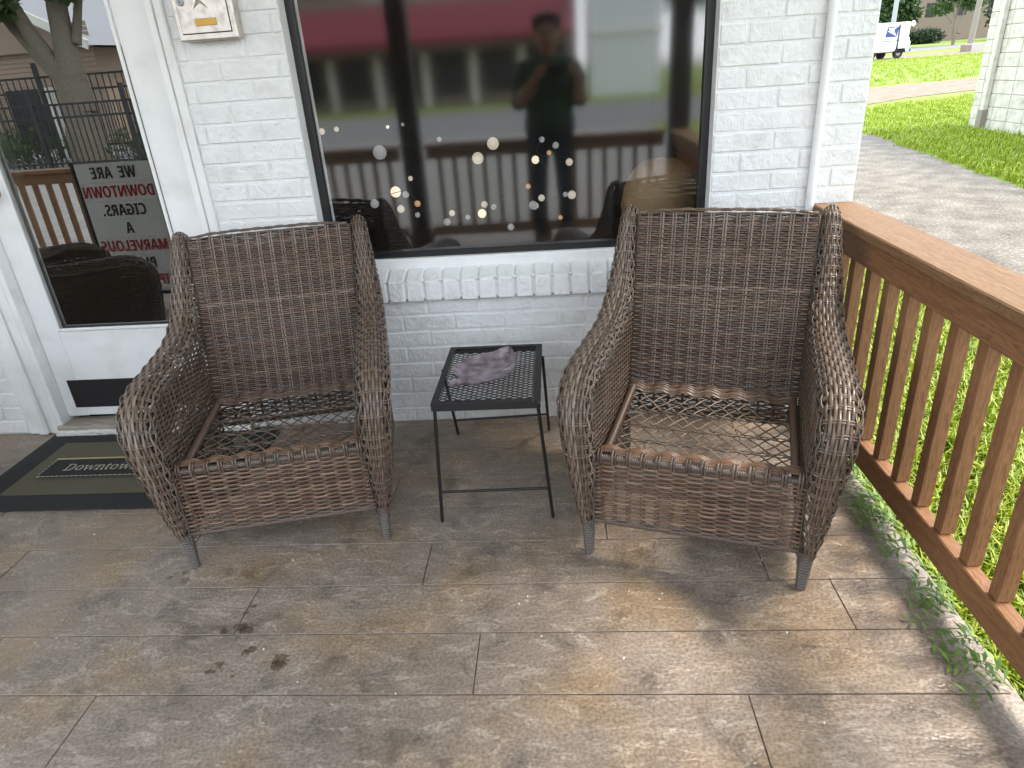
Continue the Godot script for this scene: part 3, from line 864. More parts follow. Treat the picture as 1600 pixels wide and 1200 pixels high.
func make_chair(label: String) -> Node3D:
	var t := thing("wicker_armchair", label, "armchair", Vector3.ZERO, 0.0, "woven armchairs on the porch")
	edge_pts = []
	for i in 241:
		edge_pts.append(edge_at(i / 240.0 * (EDGE.size() - 1)))
	# --- backrest
	var rows := []
	var mb := MB.new()
	var nb := Vector3(0, 0.351, 0.936)
	mb.col = Color(0.09, 0.06, 0.045)
	var y := 0.340
	var k := 0
	while y < 0.862:
		var hw := lerpf(0.2585, 0.2690, (y - 0.34) / 0.52)
		var dip := 0.012 if y < 0.79 else 0.012 + (y - 0.79) * 0.05
		rows.append(straight(Vector3(-hw, y - 0.004, back_z(y)), Vector3(hw, y - 0.004, back_z(y)), nb, 0, 0.0385, -dip))
		y += 0.00745 * 0.936
		k += 1
	# a plaited band near the top
	weave(mb, rows, 0.0036, 0.0021, 0.0033, Color(0.92, 0.82, 0.76))
	for s in 15:
		var x := (s - 7) * 0.0385
		if absf(x) > 0.266: continue
		for e in [-0.0042, 0.0042]:
			var pts := []
			for q in 16:
				var yy := lerpf(0.332, 0.868, q / 15.0)
				var xx: float = (x + e) * lerpf(0.985, 1.02, q / 15.0)
				pts.append(Vector3(xx, yy, back_z(yy)) - nb * (0.012 * (1.0 - pow(xx / 0.265, 2)) - 0.0006))
			one_strand(mb, pts, nb, 0.0032, 0.0017, 1.08)
	# rolled top edge, slightly arched, and piping down the sides
	for q in 6:
		var r := PackedVector3Array(); var nr := PackedVector3Array(); var ph := PackedFloat32Array()
		var a := PI * q / 5.0
		var on := Vector3(0, cos(a * 0.9 - 0.35), sin(PI / 2 - a) * 0.9).normalized()
		for i in 90:
			var x := lerpf(-0.268, 0.268, i / 89.0)
			var arch := 0.012 * (1.0 - pow(x / 0.268, 4))
			r.append(Vector3(x, 0.853 + arch, back_z(0.862) - 0.013) + on * 0.0125)
			nr.append(on); ph.append(x / 0.0385)
		weave(mb, [[r, nr, ph]], 0.0034, 0.0021, 0.0022 if q % 2 else -0.0022)
	for sx in [-1, 1]:
		wrapped(mb, Vector3(0.262 * sx, 0.336, back_z(0.336) - 0.012), Vector3(0.2715 * sx, 0.856, back_z(0.856) - 0.012), 0.0078, 0.0078, 0.006, 6)
	put("backrest", mb.mesh(), M.wicker, t)
	# --- rear panel, looser
	mb = MB.new()
	rows = []
	y = 0.185
	mb.col = Color(0.08, 0.055, 0.043)
	while y < 0.80:
		rows.append(straight(Vector3(-0.325, y, rear_z(y)), Vector3(0.325, y, rear_z(y)), Vector3(0, 0.2, -0.98), 0, 0.05))
		y += 0.0080
	weave(mb, rows, 0.0037, 0.0022, 0.003)
	for s in 13:
		var x := (s - 6) * 0.05
		one_strand(mb, [Vector3(x, 0.18, rear_z(0.18)), Vector3(x, 0.45, rear_z(0.45)), Vector3(x, 0.81, rear_z(0.81))], Vector3(0, 0.2, -0.98), 0.0045, 0.002)
	wrapped(mb, Vector3(-0.325, 0.178, rear_z(0.178)), Vector3(0.325, 0.178, rear_z(0.178)), 0.009, 0.009, 0.007, 6)
	# closing strip from the rear panel's top over to the backrest
	for q in 5:
		var z0 := lerpf(rear_z(0.80), back_z(0.856) - 0.02, q / 4.0)
		var yy := lerpf(0.805, 0.856, sin(q / 4.0 * PI / 2))
		weave(mb, [straight(Vector3(-0.28, yy, z0), Vector3(0.28, yy, z0), Vector3(0, 0.8, -0.6), 0, 0.05)], 0.0075, 0.0022, 0.002)
	put("rear_panel", mb.mesh(), M.wicker, t)
	# --- arms
	for sx in [-1, 1]:
		mb = MB.new()
		# edge band: long strands that run with the arm, over cross ribs
		var ns := 10
		rows = []
		var len_ := 0.0
		var acc := PackedFloat32Array([0.0])
		for i in range(1, 241):
			len_ += Vector2(edge_pts[i][0] - edge_pts[i - 1][0], edge_pts[i][1] - edge_pts[i - 1][1]).length()
			acc.append(len_)
		for j in ns + 4:
			var u := (j - 1.5) / (ns)   # -0.15 .. 1.15: the band wraps a little round both sides
			var p := PackedVector3Array(); var nr := PackedVector3Array(); var ph := PackedFloat32Array(); var ws := PackedFloat32Array()
			for i in 241:
				var e: Array = edge_pts[i]
				var f: Array = edge_pts[mini(i + 1, 240)]
				var g: Array = edge_pts[maxi(i - 1, 0)]
				var tg := Vector2(f[1] - g[1], f[0] - g[0]).normalized()   # (z, y)
				var on := Vector2(-tg.y, tg.x)
				var width: float = e[3] - e[2]
				var H: float = minf(0.026, width * 0.42)
				var uu := clampf(u, 0.0, 1.0)
				var over: float = (absf(u - 0.5) - 0.5) * width if u < 0.0 or u > 1.0 else 0.0
				var bul: float = H * pow(sin(PI * uu), 0.62) - over * 1.1
				var x: float = lerpf(e[2], e[3], uu)
				var side: float = (uu - 0.5) * 2.0
				var outv := Vector3(sx * signf(side) * pow(absf(side), 3.0), on.y * (1.05 - absf(side)), on.x * (1.05 - absf(side))).normalized()
				p.append(Vector3(x * sx, e[0] + on.y * bul, e[1] + on.x * bul))
				nr.append(outv); ph.append(acc[i] / 0.031)
				ws.append(clampf(width / 0.095, 0.55, 1.1))
			var q := PackedVector3Array(); q.resize(241)
			var fl := PI if j % 2 else 0.0
			for i in 241:
				q[i] = p[i] + nr[i] * (clampf(cos(PI * ph[i] + fl) * 1.3, -1, 1) * 0.0027)
			var c := wick() * Color(1.05, 1.08, 1.12)
			mb.strand(q, nr, 0.0045, 0.0023, c, c * 0.82, 6, ws)
		var s := 0.02
		var i0 := 0
		while s < len_ - 0.01:
			while acc[i0] < s: i0 += 1
			var e: Array = edge_pts[i0]
			var g: Array = edge_pts[i0 - 1]
			var tg := Vector2(e[1] - g[1], e[0] - g[0]).normalized()
			var on := Vector2(-tg.y, tg.x)
			for d in [-0.0036, 0.0036]:
				var pts := PackedVector3Array(); var nr := PackedVector3Array()
				for j in 13:
					var u := j / 12.0
					var bul: float = minf(0.026, (e[3] - e[2]) * 0.42) * pow(sin(PI * u), 0.62)
					pts.append(Vector3(lerpf(e[2], e[3], u) * sx, e[0] + on.y * bul + tg.y * d, e[1] + on.x * bul + tg.x * d))
					nr.append(Vector3(0, on.y, on.x))
				var c := wick()
				mb.strand(pts, nr, 0.0029, 0.0015, c, c * 0.9, 5)
			s += 0.031
		put("arm_band", mb.mesh(), M.wicker, t)
		# inner side panel
		mb = MB.new()
		rows = []
		y = 0.095
		while y < 0.79:
			var e := edge_z(y)
			var zb := (back_z(y) - 0.008) if y > 0.33 else -0.50
			if e[0] - zb > 0.016:
				rows.append(straight(Vector3(e[1] * sx, y, e[0] - 0.004), Vector3(0.268 * sx, y, zb), Vector3(-sx, 0, 0), 2, 0.032))
			y += 0.0072
		weave(mb, rows, 0.0031, 0.0021, 0.0028)
		for q in 17:
			var z := 0.018 - q * 0.032
			var top := 0.54 if z > -0.40 else 0.56 + (-0.40 - z) * 0.62
			one_strand(mb, [Vector3(0.271 * sx, 0.095, z), Vector3(0.270 * sx, 0.3, z), Vector3(0.271 * sx, top, z)], Vector3(-sx, 0, 0), 0.0045, 0.0017)
		put("inner_side", mb.mesh(), M.wicker, t)
		# outer side panel
		mb = MB.new()
		rows = []
		y = 0.095
		while y < 0.845:
			var e := edge_z(y)
			var xr := 0.325
			rows.append(straight(Vector3(e[2] * sx, y, e[0] - 0.006), Vector3(xr * sx, y, rear_z(y) + 0.002), Vector3(sx, 0, 0), 2, 0.036))
			y += 0.0088
		weave(mb, rows, 0.0038, 0.0022, 0.0029)
		for q in 20:
			var z := 0.01 - q * 0.036
			var pts := []
			for j in 7:
				var yy := lerpf(0.095, 0.84, j / 6.0)
				var e := edge_z(yy)
				if z > e[0] - 0.01 or z < rear_z(yy): continue
				pts.append(Vector3(lerpf(e[2], 0.325, clampf((e[0] - z) / maxf(e[0] - rear_z(yy), 0.01), 0, 1)) * sx, yy, z))
			if pts.size() > 1:
				one_strand(mb, pts, Vector3(sx, 0, 0), 0.005, 0.0018)
		put("outer_side", mb.mesh(), M.wicker, t)
		# legs, bound with cord
		mb = MB.new()
		mb.col = Color(0.105, 0.088, 0.076)
		wrapped(mb, Vector3(0.291 * sx, 0.0, 0.0), Vector3(0.2935 * sx, 0.118, -0.006), 0.0145, 0.0215, 0.0085, 12)
		put("leg", mb.mesh(), M.wicker, t)
		mb = MB.new()
		mb.col = Color(0.085, 0.07, 0.06)
		wrapped(mb, Vector3(0.292 * sx, 0.0, -0.612), Vector3(0.295 * sx, 0.15, -0.585), 0.0135, 0.019, 0.0068, 10)
		put("leg", mb.mesh(), M.wicker, t)
	# --- front apron
	mb = MB.new()
	rows = []
	y = 0.126
	var nf := Vector3(0, 0.05, 1).normalized()
	while y < 0.322:
		rows.append(straight(Vector3(-0.276, y, -0.004), Vector3(0.276, y, -0.004), nf, 0, 0.0395, 0.004))
		y += 0.0069
	weave(mb, rows, 0.0033, 0.0026, 0.0042, Color(1.42, 1.24, 1.12))
	for s in 14:
		var x := (s - 6.5) * 0.0395
		for e in [-0.004, 0.004]:
			one_strand(mb, [Vector3(x + e, 0.12, -0.006), Vector3(x + e, 0.22, -0.003), Vector3(x + e, 0.306, -0.003), Vector3(x + e, 0.318, 0.003), Vector3(x + e, 0.335, 0.007), Vector3(x + e, 0.350, 0.002), Vector3(x + e, 0.354, -0.012), Vector3(x + e, 0.345, -0.03)], Vector3(0, 0.4, 0.9), 0.0031, 0.0018)
	mb.col = Color(0.11, 0.085, 0.068)
	wrapped(mb, Vector3(-0.272, 0.332, -0.004), Vector3(0.272, 0.332, -0.004), 0.0105, 0.0105, 0.006, 10)
	wrapped(mb, Vector3(-0.276, 0.117, -0.004), Vector3(0.276, 0.117, -0.004), 0.0088, 0.0088, 0.0065, 8)
	put("front_apron", mb.mesh(), M.wicker, t)
	# --- seat: plaited front and back rims, bound side rails, open lattice
	var seat := Node3D.new(); seat.name = "seat"; t.add_child(seat)
	mb = MB.new()
	for q in 6:
		var z := -0.013 - q * 0.0068
		weave(mb, [straight(Vector3(-0.262, 0.346 - absf(q - 2.0) * 0.0012, z), Vector3(0.262, 0.346 - absf(q - 2.0) * 0.0012, z), Vector3.UP, 0, 0.0395)], 0.0033, 0.0026, 0.0046, Color(1.5, 1.32, 1.2))
	put("front_rim", mb.mesh(), M.wicker, seat)
	mb = MB.new()
	for q in 7:
		var z := -0.432 - q * 0.0062
		weave(mb, [straight(Vector3(-0.258, 0.337 + q * 0.0016, z), Vector3(0.258, 0.337 + q * 0.0016, z), Vector3(0, 0.97, 0.25), 0, 0.0395)], 0.003, 0.0022, 0.0045, Color(1.15, 1.05, 1.0))
	put("rear_rim", mb.mesh(), M.wicker, seat)
	for sx in [-1, 1]:
		mb = MB.new()
		mb.col = Color(0.105, 0.066, 0.046)
		wrapped(mb, Vector3(0.246 * sx, 0.332, -0.02), Vector3(0.246 * sx, 0.337, -0.465), 0.0125, 0.0125, 0.005, 10)
		put("side_rail", mb.mesh(), M.wicker, seat)
	mb = MB.new()
	for s in range(-20, 21):
		for dr in [-1, 1]:
			# slanting strand that enters at the front and leaves at the back
			var x0 := s * 0.043
			var pts := []
			for q in 25:
				var f := q / 24.0
				var z := lerpf(-0.045, -0.435, f)
				var x: float = x0 + dr * f * 0.30
				if absf(x) > 0.243: continue
				pts.append(Vector3(x, 0.329 - 0.010 * sin(PI * f) + dr * 0.0022 * (1.0 if (q / 2) % 2 else -1.0) * 0.6, z))
			if pts.size() > 2:
				one_strand(mb, pts, Vector3.UP, 0.0029, 0.0015, 1.15)
	put("lattice", mb.mesh(), M.wicker, seat)
	mb = MB.new()
	for z in [-0.125, -0.215, -0.315]:
		for h in 2:
			var pts := PackedVector3Array(); var nr := PackedVector3Array()
			for q in 91:
				var x := lerpf(-0.244, 0.244, q / 90.0)
				var a := x / 0.043 * PI + h * PI
				pts.append(Vector3(x, 0.3265 + 0.0036 * cos(a), z + 0.0042 * sin(a)))
				nr.append(Vector3(0, cos(a), sin(a)))
			var c := wick() * 1.3
			mb.strand(pts, nr, 0.003, 0.0018, c, c * 0.8, 6)
	put("twisted_cord", mb.mesh(), M.wicker, seat)
	return t

# ---------------------------------------------------------------- small steel table and its leaf dish

func make_table() -> void:
	var y := 0.45
	var t := thing("side_table", "small black steel side table with mesh top between the armchairs", "side table", Vector3(-0.225, 0, 0.50))
	# top frame: angle iron, corners measured about (-0.225, 0.50)
	var x0 := -0.160; var x1 := 0.160; var z0 := -0.195; var z1 := 0.245
	for q in [[x0 + 0.010, (z0 + z1) / 2, 0.020, z1 - z0], [x1 - 0.010, (z0 + z1) / 2, 0.020, z1 - z0]]:
		bx("frame_side", Vector3(q[0], y - 0.0015, q[1]), Vector3(q[2], 0.003, q[3]), M.black_steel, t, 0.0008)
		var s := signf(q[0])
		bx("frame_lip", Vector3(q[0] + s * 0.0085, y - 0.0145, q[1]), Vector3(0.003, 0.023, q[3]), M.black_steel, t, 0.0008)
	for q in [[z0 + 0.009], [z1 - 0.009]]:
		bx("frame_end", Vector3(0, y - 0.0014, q[0]), Vector3(x1 - x0 - 0.042, 0.0028, 0.018), M.black_steel, t, 0.0008)
		var s := signf(q[0])
		bx("frame_lip", Vector3(0, y - 0.0145, q[0] + s * 0.0075), Vector3(x1 - x0 - 0.008, 0.023, 0.003), M.black_steel, t, 0.0008)
	# expanded metal: strands that split and rejoin
	var mb := MB.new()
	mb.col = Color(0.02, 0.02, 0.022)
	var cw := 0.0152
	var chh := 0.0088
	var rows := int((z1 - z0 - 0.034) / chh)
	for r in rows + 1:
		var p := PackedVector3Array(); var nr := PackedVector3Array()
		var zc := z0 + 0.017 + r * chh
		var cols := int((x1 - x0 - 0.036) / cw * 4)
		for i in cols + 1:
			var x := x0 + 0.018 + i * cw / 4.0
			var a := TAU * x / (cw * 2.0) + (PI if r % 2 else 0.0)
			p.append(Vector3(x, y - 0.005, zc + clampf(sin(a) * 1.5, -1, 1) * chh * 0.43))
			nr.append(Vector3(0, 0.8, 0.6))
		mb.strand(p, nr, 0.0016, 0.0009, mb.col, mb.col, 4)
	tag(put("mesh_top", mb.mesh(), M.black_steel, t), "", "", "", "stuff")
	var lg := [[[-0.152, 0.232], [-0.180, 0.203]], [[0.152, 0.232], [0.180, 0.192]]]
	for q in lg:
		mb = MB.new()
		mb.tube(PackedVector3Array([Vector3(q[0][0], y - 0.02, q[0][1]), Vector3(q[1][0], 0.003, q[1][1]), Vector3(q[1][0], 0.0, q[1][1])]), PackedFloat32Array([0.0055, 0.0055, 0.005]), 10)
		put("leg", mb.mesh(), M.black_steel, t)
	for q in [[[-0.163, -0.02], [-0.201, -0.376]], [[0.163, -0.10], [0.166, -0.384]]]:
		mb = MB.new()
		mb.tube(PackedVector3Array([Vector3(q[0][0], y - 0.012, q[0][1]), Vector3(q[1][0], 0.003, q[1][1]), Vector3(q[1][0], 0.0, q[1][1])]), PackedFloat32Array([0.0055, 0.0055, 0.005]), 10)
		put("leg", mb.mesh(), M.black_steel, t)
	mb = MB.new()
	mb.line(Vector3(-0.1725, 0.12, 0.211), Vector3(0.1725, 0.12, 0.203), 0.0045)
	put("crossbar", mb.mesh(), M.black_steel, t)
	mb = MB.new()
	mb.line(Vector3(-0.1915, 0.11, -0.287), Vector3(0.1653, 0.11, -0.313), 0.0045)
	put("crossbar", mb.mesh(), M.black_steel, t)
	# leaf-shaped dish: stem towards the front left corner
	var d := thing("leaf_dish", "mauve glazed ceramic leaf shaped dish lying on the mesh table", "dish", Vector3(-0.247, y, 0.535))
	d.rotation.y = 1.02
	var nu := 40
	var nv := 20
	var gt := []
	var gb := []
	for i in nu + 1:
		var u := float(i) / nu        # 0 stem end .. 1 tip, along local x from -0.15 to 0.145
		var rt := []
		var rb := []
		for j in nv + 1:
			var s := j / float(nv) * 2.0 - 1.0
			var L := lerpf(-0.155, 0.145, u)
			var wdt := 0.0
			if u < 0.16:
				wdt = lerpf(0.017, 0.012, u / 0.16)
			else:
				var q := (u - 0.16) / 0.84
				wdt = 0.012 + 0.088 * pow(sin(PI * pow(q, 0.72)), 0.75) - 0.010 * q
				wdt *= 1.0 + 0.012 * sin(q * 15.0 + s) - 0.10 * exp(-pow((q - 0.16) / 0.035, 2.0)) * (1.0 if s < 0.0 else 0.2)
			wdt = maxf(wdt, 0.002)
			var lip := pow(absf(s), 2.4)
			var hgt := 0.007 + 0.020 * lip + 0.0010 * sin(u * 30.0 - absf(s) * 9.0)
			if u < 0.16:
				hgt = 0.012 + 0.012 * absf(s) + (0.16 - u) * 0.05
			hgt += 0.010 * clampf((u - 0.86) / 0.14, 0, 1) + 0.0025 * exp(-s * s * 160.0)
			var bend := 0.012 * sin(u * 3.0)
			var thick := 0.0075
			rt.append(Vector3(L, hgt, s * wdt + bend))
			rb.append(Vector3(L, maxf(0.0005, hgt - thick), s * wdt * 0.985 + bend))
		gt.append(rt); gb.append(rb)
	mb = MB.new()
	mb.sheet(gt, Vector3.UP)
	mb.sheet(gb, Vector3.DOWN)
	for i in nu:
		for j in [0, nv]:
			mb.quad(gt[i][j], gt[i + 1][j], gb[i + 1][j], gb[i][j], Vector3(0, 0, -1 if j == 0 else 1))
	for j in nv:
		mb.quad(gt[0][j], gt[0][j + 1], gb[0][j + 1], gb[0][j], Vector3(-1, 0, 0))
		mb.quad(gt[nu][j], gt[nu][j + 1], gb[nu][j + 1], gb[nu][j], Vector3(1, 0, 0))
	put("leaf_bowl", mb.mesh(), M.mauve_glaze, d)

# ---------------------------------------------------------------- railings and posts

func make_railing() -> void:
	var t := thing("porch_railing", "stained brown wooden railing with square balusters along the lawn", "railing", Vector3(0.965, 0, 0))
	bx("top_cap", Vector3(0.012, 0.8045, 1.505), Vector3(0.146, 0.031, 3.0), M.cap_wood, t, 0.004)
	bx("upper_rail", Vector3(-0.016, 0.745, 1.50), Vector3(0.040, 0.086, 2.98), M.rail_wood, t, 0.003)
	bx("bottom_rail", Vector3(-0.002, 0.1225, 1.50), Vector3(0.040, 0.083, 2.98), M.rail_wood, t, 0.003)
	for k in 25:
		var z := 0.040 + k * 0.121
		bx("baluster", Vector3(0.006, 0.4625, z), Vector3(0.036, 0.597 - 0.002, 0.036), M.baluster_wood, t, 0.002).rotation.y = rng.randf_range(-0.02, 0.02)
	bx("foot_block", Vector3(0.0, 0.04, 1.55), Vector3(0.038, 0.082, 0.09), M.rail_wood, t, 0.002)
	bx("foot_block", Vector3(0.0, 0.04, 2.85), Vector3(0.038, 0.082, 0.09), M.rail_wood, t, 0.002)

func make_front_railings() -> void:
	var spans := [[-5.19, -1.25, "brown front railing with balusters behind the letter board sign"], [-1.03, 0.87, "brown front railing with balusters behind the photographer"]]
	var xs := [-5.3, -1.14, 0.98]
	var names := ["dark brown porch post at the far left end of the railing", "dark brown porch post mirrored in the left of the window", "dark brown corner porch post where both railings meet"]
	for i in 3:
		var p := thing("porch_post", names[i], "post", Vector3(xs[i], 0, 3.02), 0.0, "porch posts")
		bx("shaft", Vector3(0, 1.39, 0), Vector3(0.15, 2.78, 0.15), M.post_wood, p, 0.006)
		bx("base", Vector3(0, 0.06, 0), Vector3(0.19, 0.12, 0.19), M.post_wood, p, 0.008)
		bx("collar", Vector3(0, 2.715, 0), Vector3(0.19, 0.12, 0.19), M.post_wood, p, 0.008)
	for s in spans:
		var w: float = s[1] - s[0]
		var t := thing("porch_railing", s[2], "railing", Vector3((s[0] + s[1]) / 2, 0, 3.02))
		bx("top_cap", Vector3(0, 0.8045, 0), Vector3(w, 0.031, 0.146), M.rail_wood_across, t, 0.004)
		bx("upper_rail", Vector3(0, 0.745, 0), Vector3(w, 0.086, 0.040), M.rail_wood_across, t, 0.003)
		bx("bottom_rail", Vector3(0, 0.1225, 0), Vector3(w, 0.083, 0.040), M.rail_wood_across, t, 0.003)
		var n_ := int(w / 0.121)
		for k in n_:
			bx("baluster", Vector3((k - (n_ - 1) / 2.0) * 0.121, 0.4625, 0.004), Vector3(0.036, 0.595, 0.036), M.baluster_wood, t, 0.002)
		bx("foot_block", Vector3(0, 0.04, 0), Vector3(0.09, 0.082, 0.038), M.rail_wood_across, t, 0.002)

func text_mesh(s: String, size: float, depth: float, font_name := "Droid Sans", bold := 400, italic := false) -> TextMesh:
	var f := SystemFont.new()
	f.font_names = PackedStringArray([font_name])
	f.font_weight = bold
	f.font_italic = italic
	var tm := TextMesh.new()
	tm.text = s
	tm.font = f
	tm.font_size = 64
	tm.pixel_size = size / 64.0
	tm.depth = depth
	tm.curve_step = 2.0
	return tm

func make_mat() -> void:
	var t := thing("doormat", "black and olive doormat lettered Downtown lying before the white door", "doormat", Vector3(-1.70, 0, 0.308))
	var b := bx("border", Vector3(0, 0.004, 0), Vector3(1.02, 0.008, 0.572), M.mat_black, t, 0.003)
	var f := bx("field", Vector3(0.0, 0.0092, 0.0), Vector3(0.80, 0.0024, 0.385), M.mat_olive, t, 0.001)
	bx("panel", Vector3(0.0, 0.0110, 0.022), Vector3(0.655, 0.0020, 0.120), M.mat_black, f, 0.0005)
	# stitched outline of the panel: single dashes along it, a gold band above
	bx("gold_band", Vector3(0.0, 0.01165, -0.0425), Vector3(0.66, 0.0014, 0.011), M.mat_gold, f)
	for k in 34:
		bx("stitch", Vector3(-0.32 + k * 0.0194, 0.01165, 0.0855), Vector3(0.0135, 0.0014, 0.0042), M.mat_print, f)
	for k in 6:
		for s in [-0.325, 0.325]:
			bx("stitch", Vector3(s, 0.01165, -0.026 + k * 0.019), Vector3(0.0042, 0.0014, 0.0135), M.mat_print, f)
	var tm := text_mesh("Downtown Cigars", 0.064, 0.0012, "Droid Serif", 400, true)
	var o := put("lettering", tm, M.mat_print, f)
	o.rotation.x = -PI / 2
	o.position = Vector3(0.0, 0.0126, 0.024)
	o.scale = Vector3(0.92, 1, 1)

func make_weeds() -> void:
	# creeping plants that grow over the slab edge under the bottom rail
	var spots := [[0.985, 0.60, 0.16, "leafy weed creeping over the slab beside the right armchair leg"], [0.985, 0.74, 0.15, "low weed with narrow leaves at the porch slab edge"], [0.98, 0.90, 0.13, "small trailing weed under the bottom rail near armchair"], [0.978, 1.06, 0.12, "trailing weed on the slab edge halfway along the railing"], [0.972, 1.20, 0.15, "long thin vine lying on the slab along the railing"], [0.965, 1.36, 0.15, "vine tip with spread leaves nearest the picture's bottom right"], [0.985, 0.46, 0.14, "clump of weeds under the railing behind the right armchair"]]
	for q in spots:
		var t := thing("creeping_weed", q[3], "weed", Vector3(q[0], 0.0, q[1]), 0.0, "weeds creeping over the slab edge")
		var st := MB.new()
		var lf := MB.new()
		for k in (8 if q[1] < 0.85 else 4):
			var a := rng.randf_range(-2.5, -0.6) + PI
			var p := PackedVector3Array()
			var d := Vector3(-rng.randf_range(0.15, 0.75), 0, rng.randf_range(-1, 1)).normalized()
			var o := Vector3(rng.randf_range(-0.015, 0.015), 0.004, rng.randf_range(-0.07, 0.07))
			var l: float = q[2] * rng.randf_range(0.4, 0.85)
			var prev := o
			for i in 7:
				var f := i / 6.0
				var pt := o + d * (l * f) + Vector3(0, 0.022 * sin(PI * minf(f * 1.1, 1.0)) + 0.002, 0) + Vector3(rng.randf_range(-1, 1), 0, rng.randf_range(-1, 1)) * 0.004
				p.append(pt)
				if i > 0:
					for s in [-1, 1]:
						var dir: Vector3 = ((pt - prev).normalized() * 0.5 + Vector3(-d.z, 0, d.x) * s + Vector3.UP * rng.randf_range(0.1, 0.7)).normalized()
						lf.col = Color(0.10, 0.20, 0.035).lerp(Color(0.24, 0.36, 0.09), rng.randf())
						lf.leaf(pt, dir, dir.cross(Vector3.UP).normalized(), rng.randf_range(0.022, 0.046), rng.randf_range(0.007, 0.012))
				prev = pt
			st.col = Color(0.16, 0.22, 0.07)
			st.tube(p, PackedFloat32Array([0.0014, 0.0013, 0.0012, 0.0011, 0.001, 0.0009, 0.0008]), 5)
		put("stem", st.mesh(), M.tinted, t)
		put("foliage", lf.mesh(), M.leafage, t)

# ---------------------------------------------------------------- the photographer, seen mirrored in the window

# tapered capsules joined by a smooth minimum, meshed as surface nets. bones: [a, b, ra, rb, colour]
func flesh(mb: MB, bones: Array, cell: float, blend: float) -> void:
	var lo := Vector3(1e9, 1e9, 1e9)
	var hi := -lo
	for b in bones:
		var r: float = maxf(b[2], b[3]) + cell * 3.0
		lo = lo.min(b[0].min(b[1]) - Vector3(r, r, r)); hi = hi.max(b[0].max(b[1]) + Vector3(r, r, r))
	var nx := int((hi.x - lo.x) / cell) + 2
	var ny := int((hi.y - lo.y) / cell) + 2
	var nz := int((hi.z - lo.z) / cell) + 2
	var f := PackedFloat32Array(); f.resize(nx * ny * nz); f.fill(1.0)
	var best := PackedFloat32Array(); best.resize(nx * ny * nz); best.fill(9.0)
	var who := PackedByteArray(); who.resize(nx * ny * nz)
	for k in bones.size():
		var a: Vector3 = bones[k][0]
		var ab: Vector3 = bones[k][1] - a
		var ra: float = bones[k][2]
		var rb: float = bones[k][3]
		var dd := maxf(ab.length_squared(), 1e-9)
		var r := maxf(ra, rb) + blend + cell * 2.5
		var b0 := (a.min(bones[k][1]) - Vector3(r, r, r) - lo) / cell
		var b1 := (a.max(bones[k][1]) + Vector3(r, r, r) - lo) / cell
		for z in range(maxi(0, int(b0.z)), mini(nz, int(b1.z) + 1)):
			for y in range(maxi(0, int(b0.y)), mini(ny, int(b1.y) + 1)):
				for x in range(maxi(0, int(b0.x)), mini(nx, int(b1.x) + 1)):
					var p := lo + Vector3(x, y, z) * cell
					var t := clampf((p - a).dot(ab) / dd, 0.0, 1.0)
					var d := (p - a - ab * t).length() - lerpf(ra, rb, t)
					var i := (z * ny + y) * nx + x
					if d < best[i]:
						best[i] = d; who[i] = k
					var o := f[i]
					var h := maxf(blend - absf(o - d), 0.0) / blend
					f[i] = minf(o, d) - h * h * blend * 0.25
	var id := PackedInt32Array(); id.resize(nx * ny * nz); id.fill(-1)
	var corners := [0, 1, nx, nx + 1, nx * ny, nx * ny + 1, nx * ny + nx, nx * ny + nx + 1]
	for z in nz - 1:
		for y in ny - 1:
			for x in nx - 1:
				var i := (z * ny + y) * nx + x
				var m := 0
				for q in 8:
					if f[i + corners[q]] < 0.0: m += 1
				if m == 0 or m == 8: continue
				var s := Vector3.ZERO
				var cnt := 0
				for e in [[0, 1], [2, 3], [4, 5], [6, 7], [0, 2], [1, 3], [4, 6], [5, 7], [0, 4], [1, 5], [2, 6], [3, 7]]:
					var fa := f[i + corners[e[0]]]
					var fb := f[i + corners[e[1]]]
					if (fa < 0.0) != (fb < 0.0):
						var t := fa / (fa - fb)
						var pa := Vector3(e[0] & 1, (e[0] >> 1) & 1, e[0] >> 2)
						var pb := Vector3(e[1] & 1, (e[1] >> 1) & 1, e[1] >> 2)
						s += pa.lerp(pb, t); cnt += 1
				var g := Vector3(f[i + 1] + f[i + 1 + nx] - f[i] - f[i + nx], f[i + nx] + f[i + nx + 1] - f[i] - f[i + 1], f[i + nx * ny] + f[i + nx * ny + 1] - f[i] - f[i + 1])
				id[i] = mb.v.size()
				mb.v.append(lo + (Vector3(x, y, z) + s / cnt) * cell)
				mb.n.append(g.normalized() if g.length_squared() > 1e-12 else Vector3.UP)
				mb.c.append(bones[who[i]][4])
	var ox := [1, nx, nx * ny]
	for z in range(1, nz - 1):
		for y in range(1, ny - 1):
			for x in range(1, nx - 1):
				var i := (z * ny + y) * nx + x
				for ax in 3:
					var inside := f[i] < 0.0
					if inside == (f[i + ox[ax]] < 0.0): continue
					var u: int = ox[(ax + 1) % 3]
					var w: int = ox[(ax + 2) % 3]
					var q := [id[i], id[i - u], id[i - u - w], id[i - w]]
					if q.has(-1): continue
					var dirn := Vector3.ZERO
					dirn[ax] = 1.0 if inside else -1.0
					var k := [0, 2, 1, 0, 3, 2] if (mb.v[q[1]] - mb.v[q[0]]).cross(mb.v[q[2]] - mb.v[q[0]]).dot(dirn) > 0.0 else [0, 1, 2, 0, 2, 3]
					for j in k: mb.ix.append(q[j])

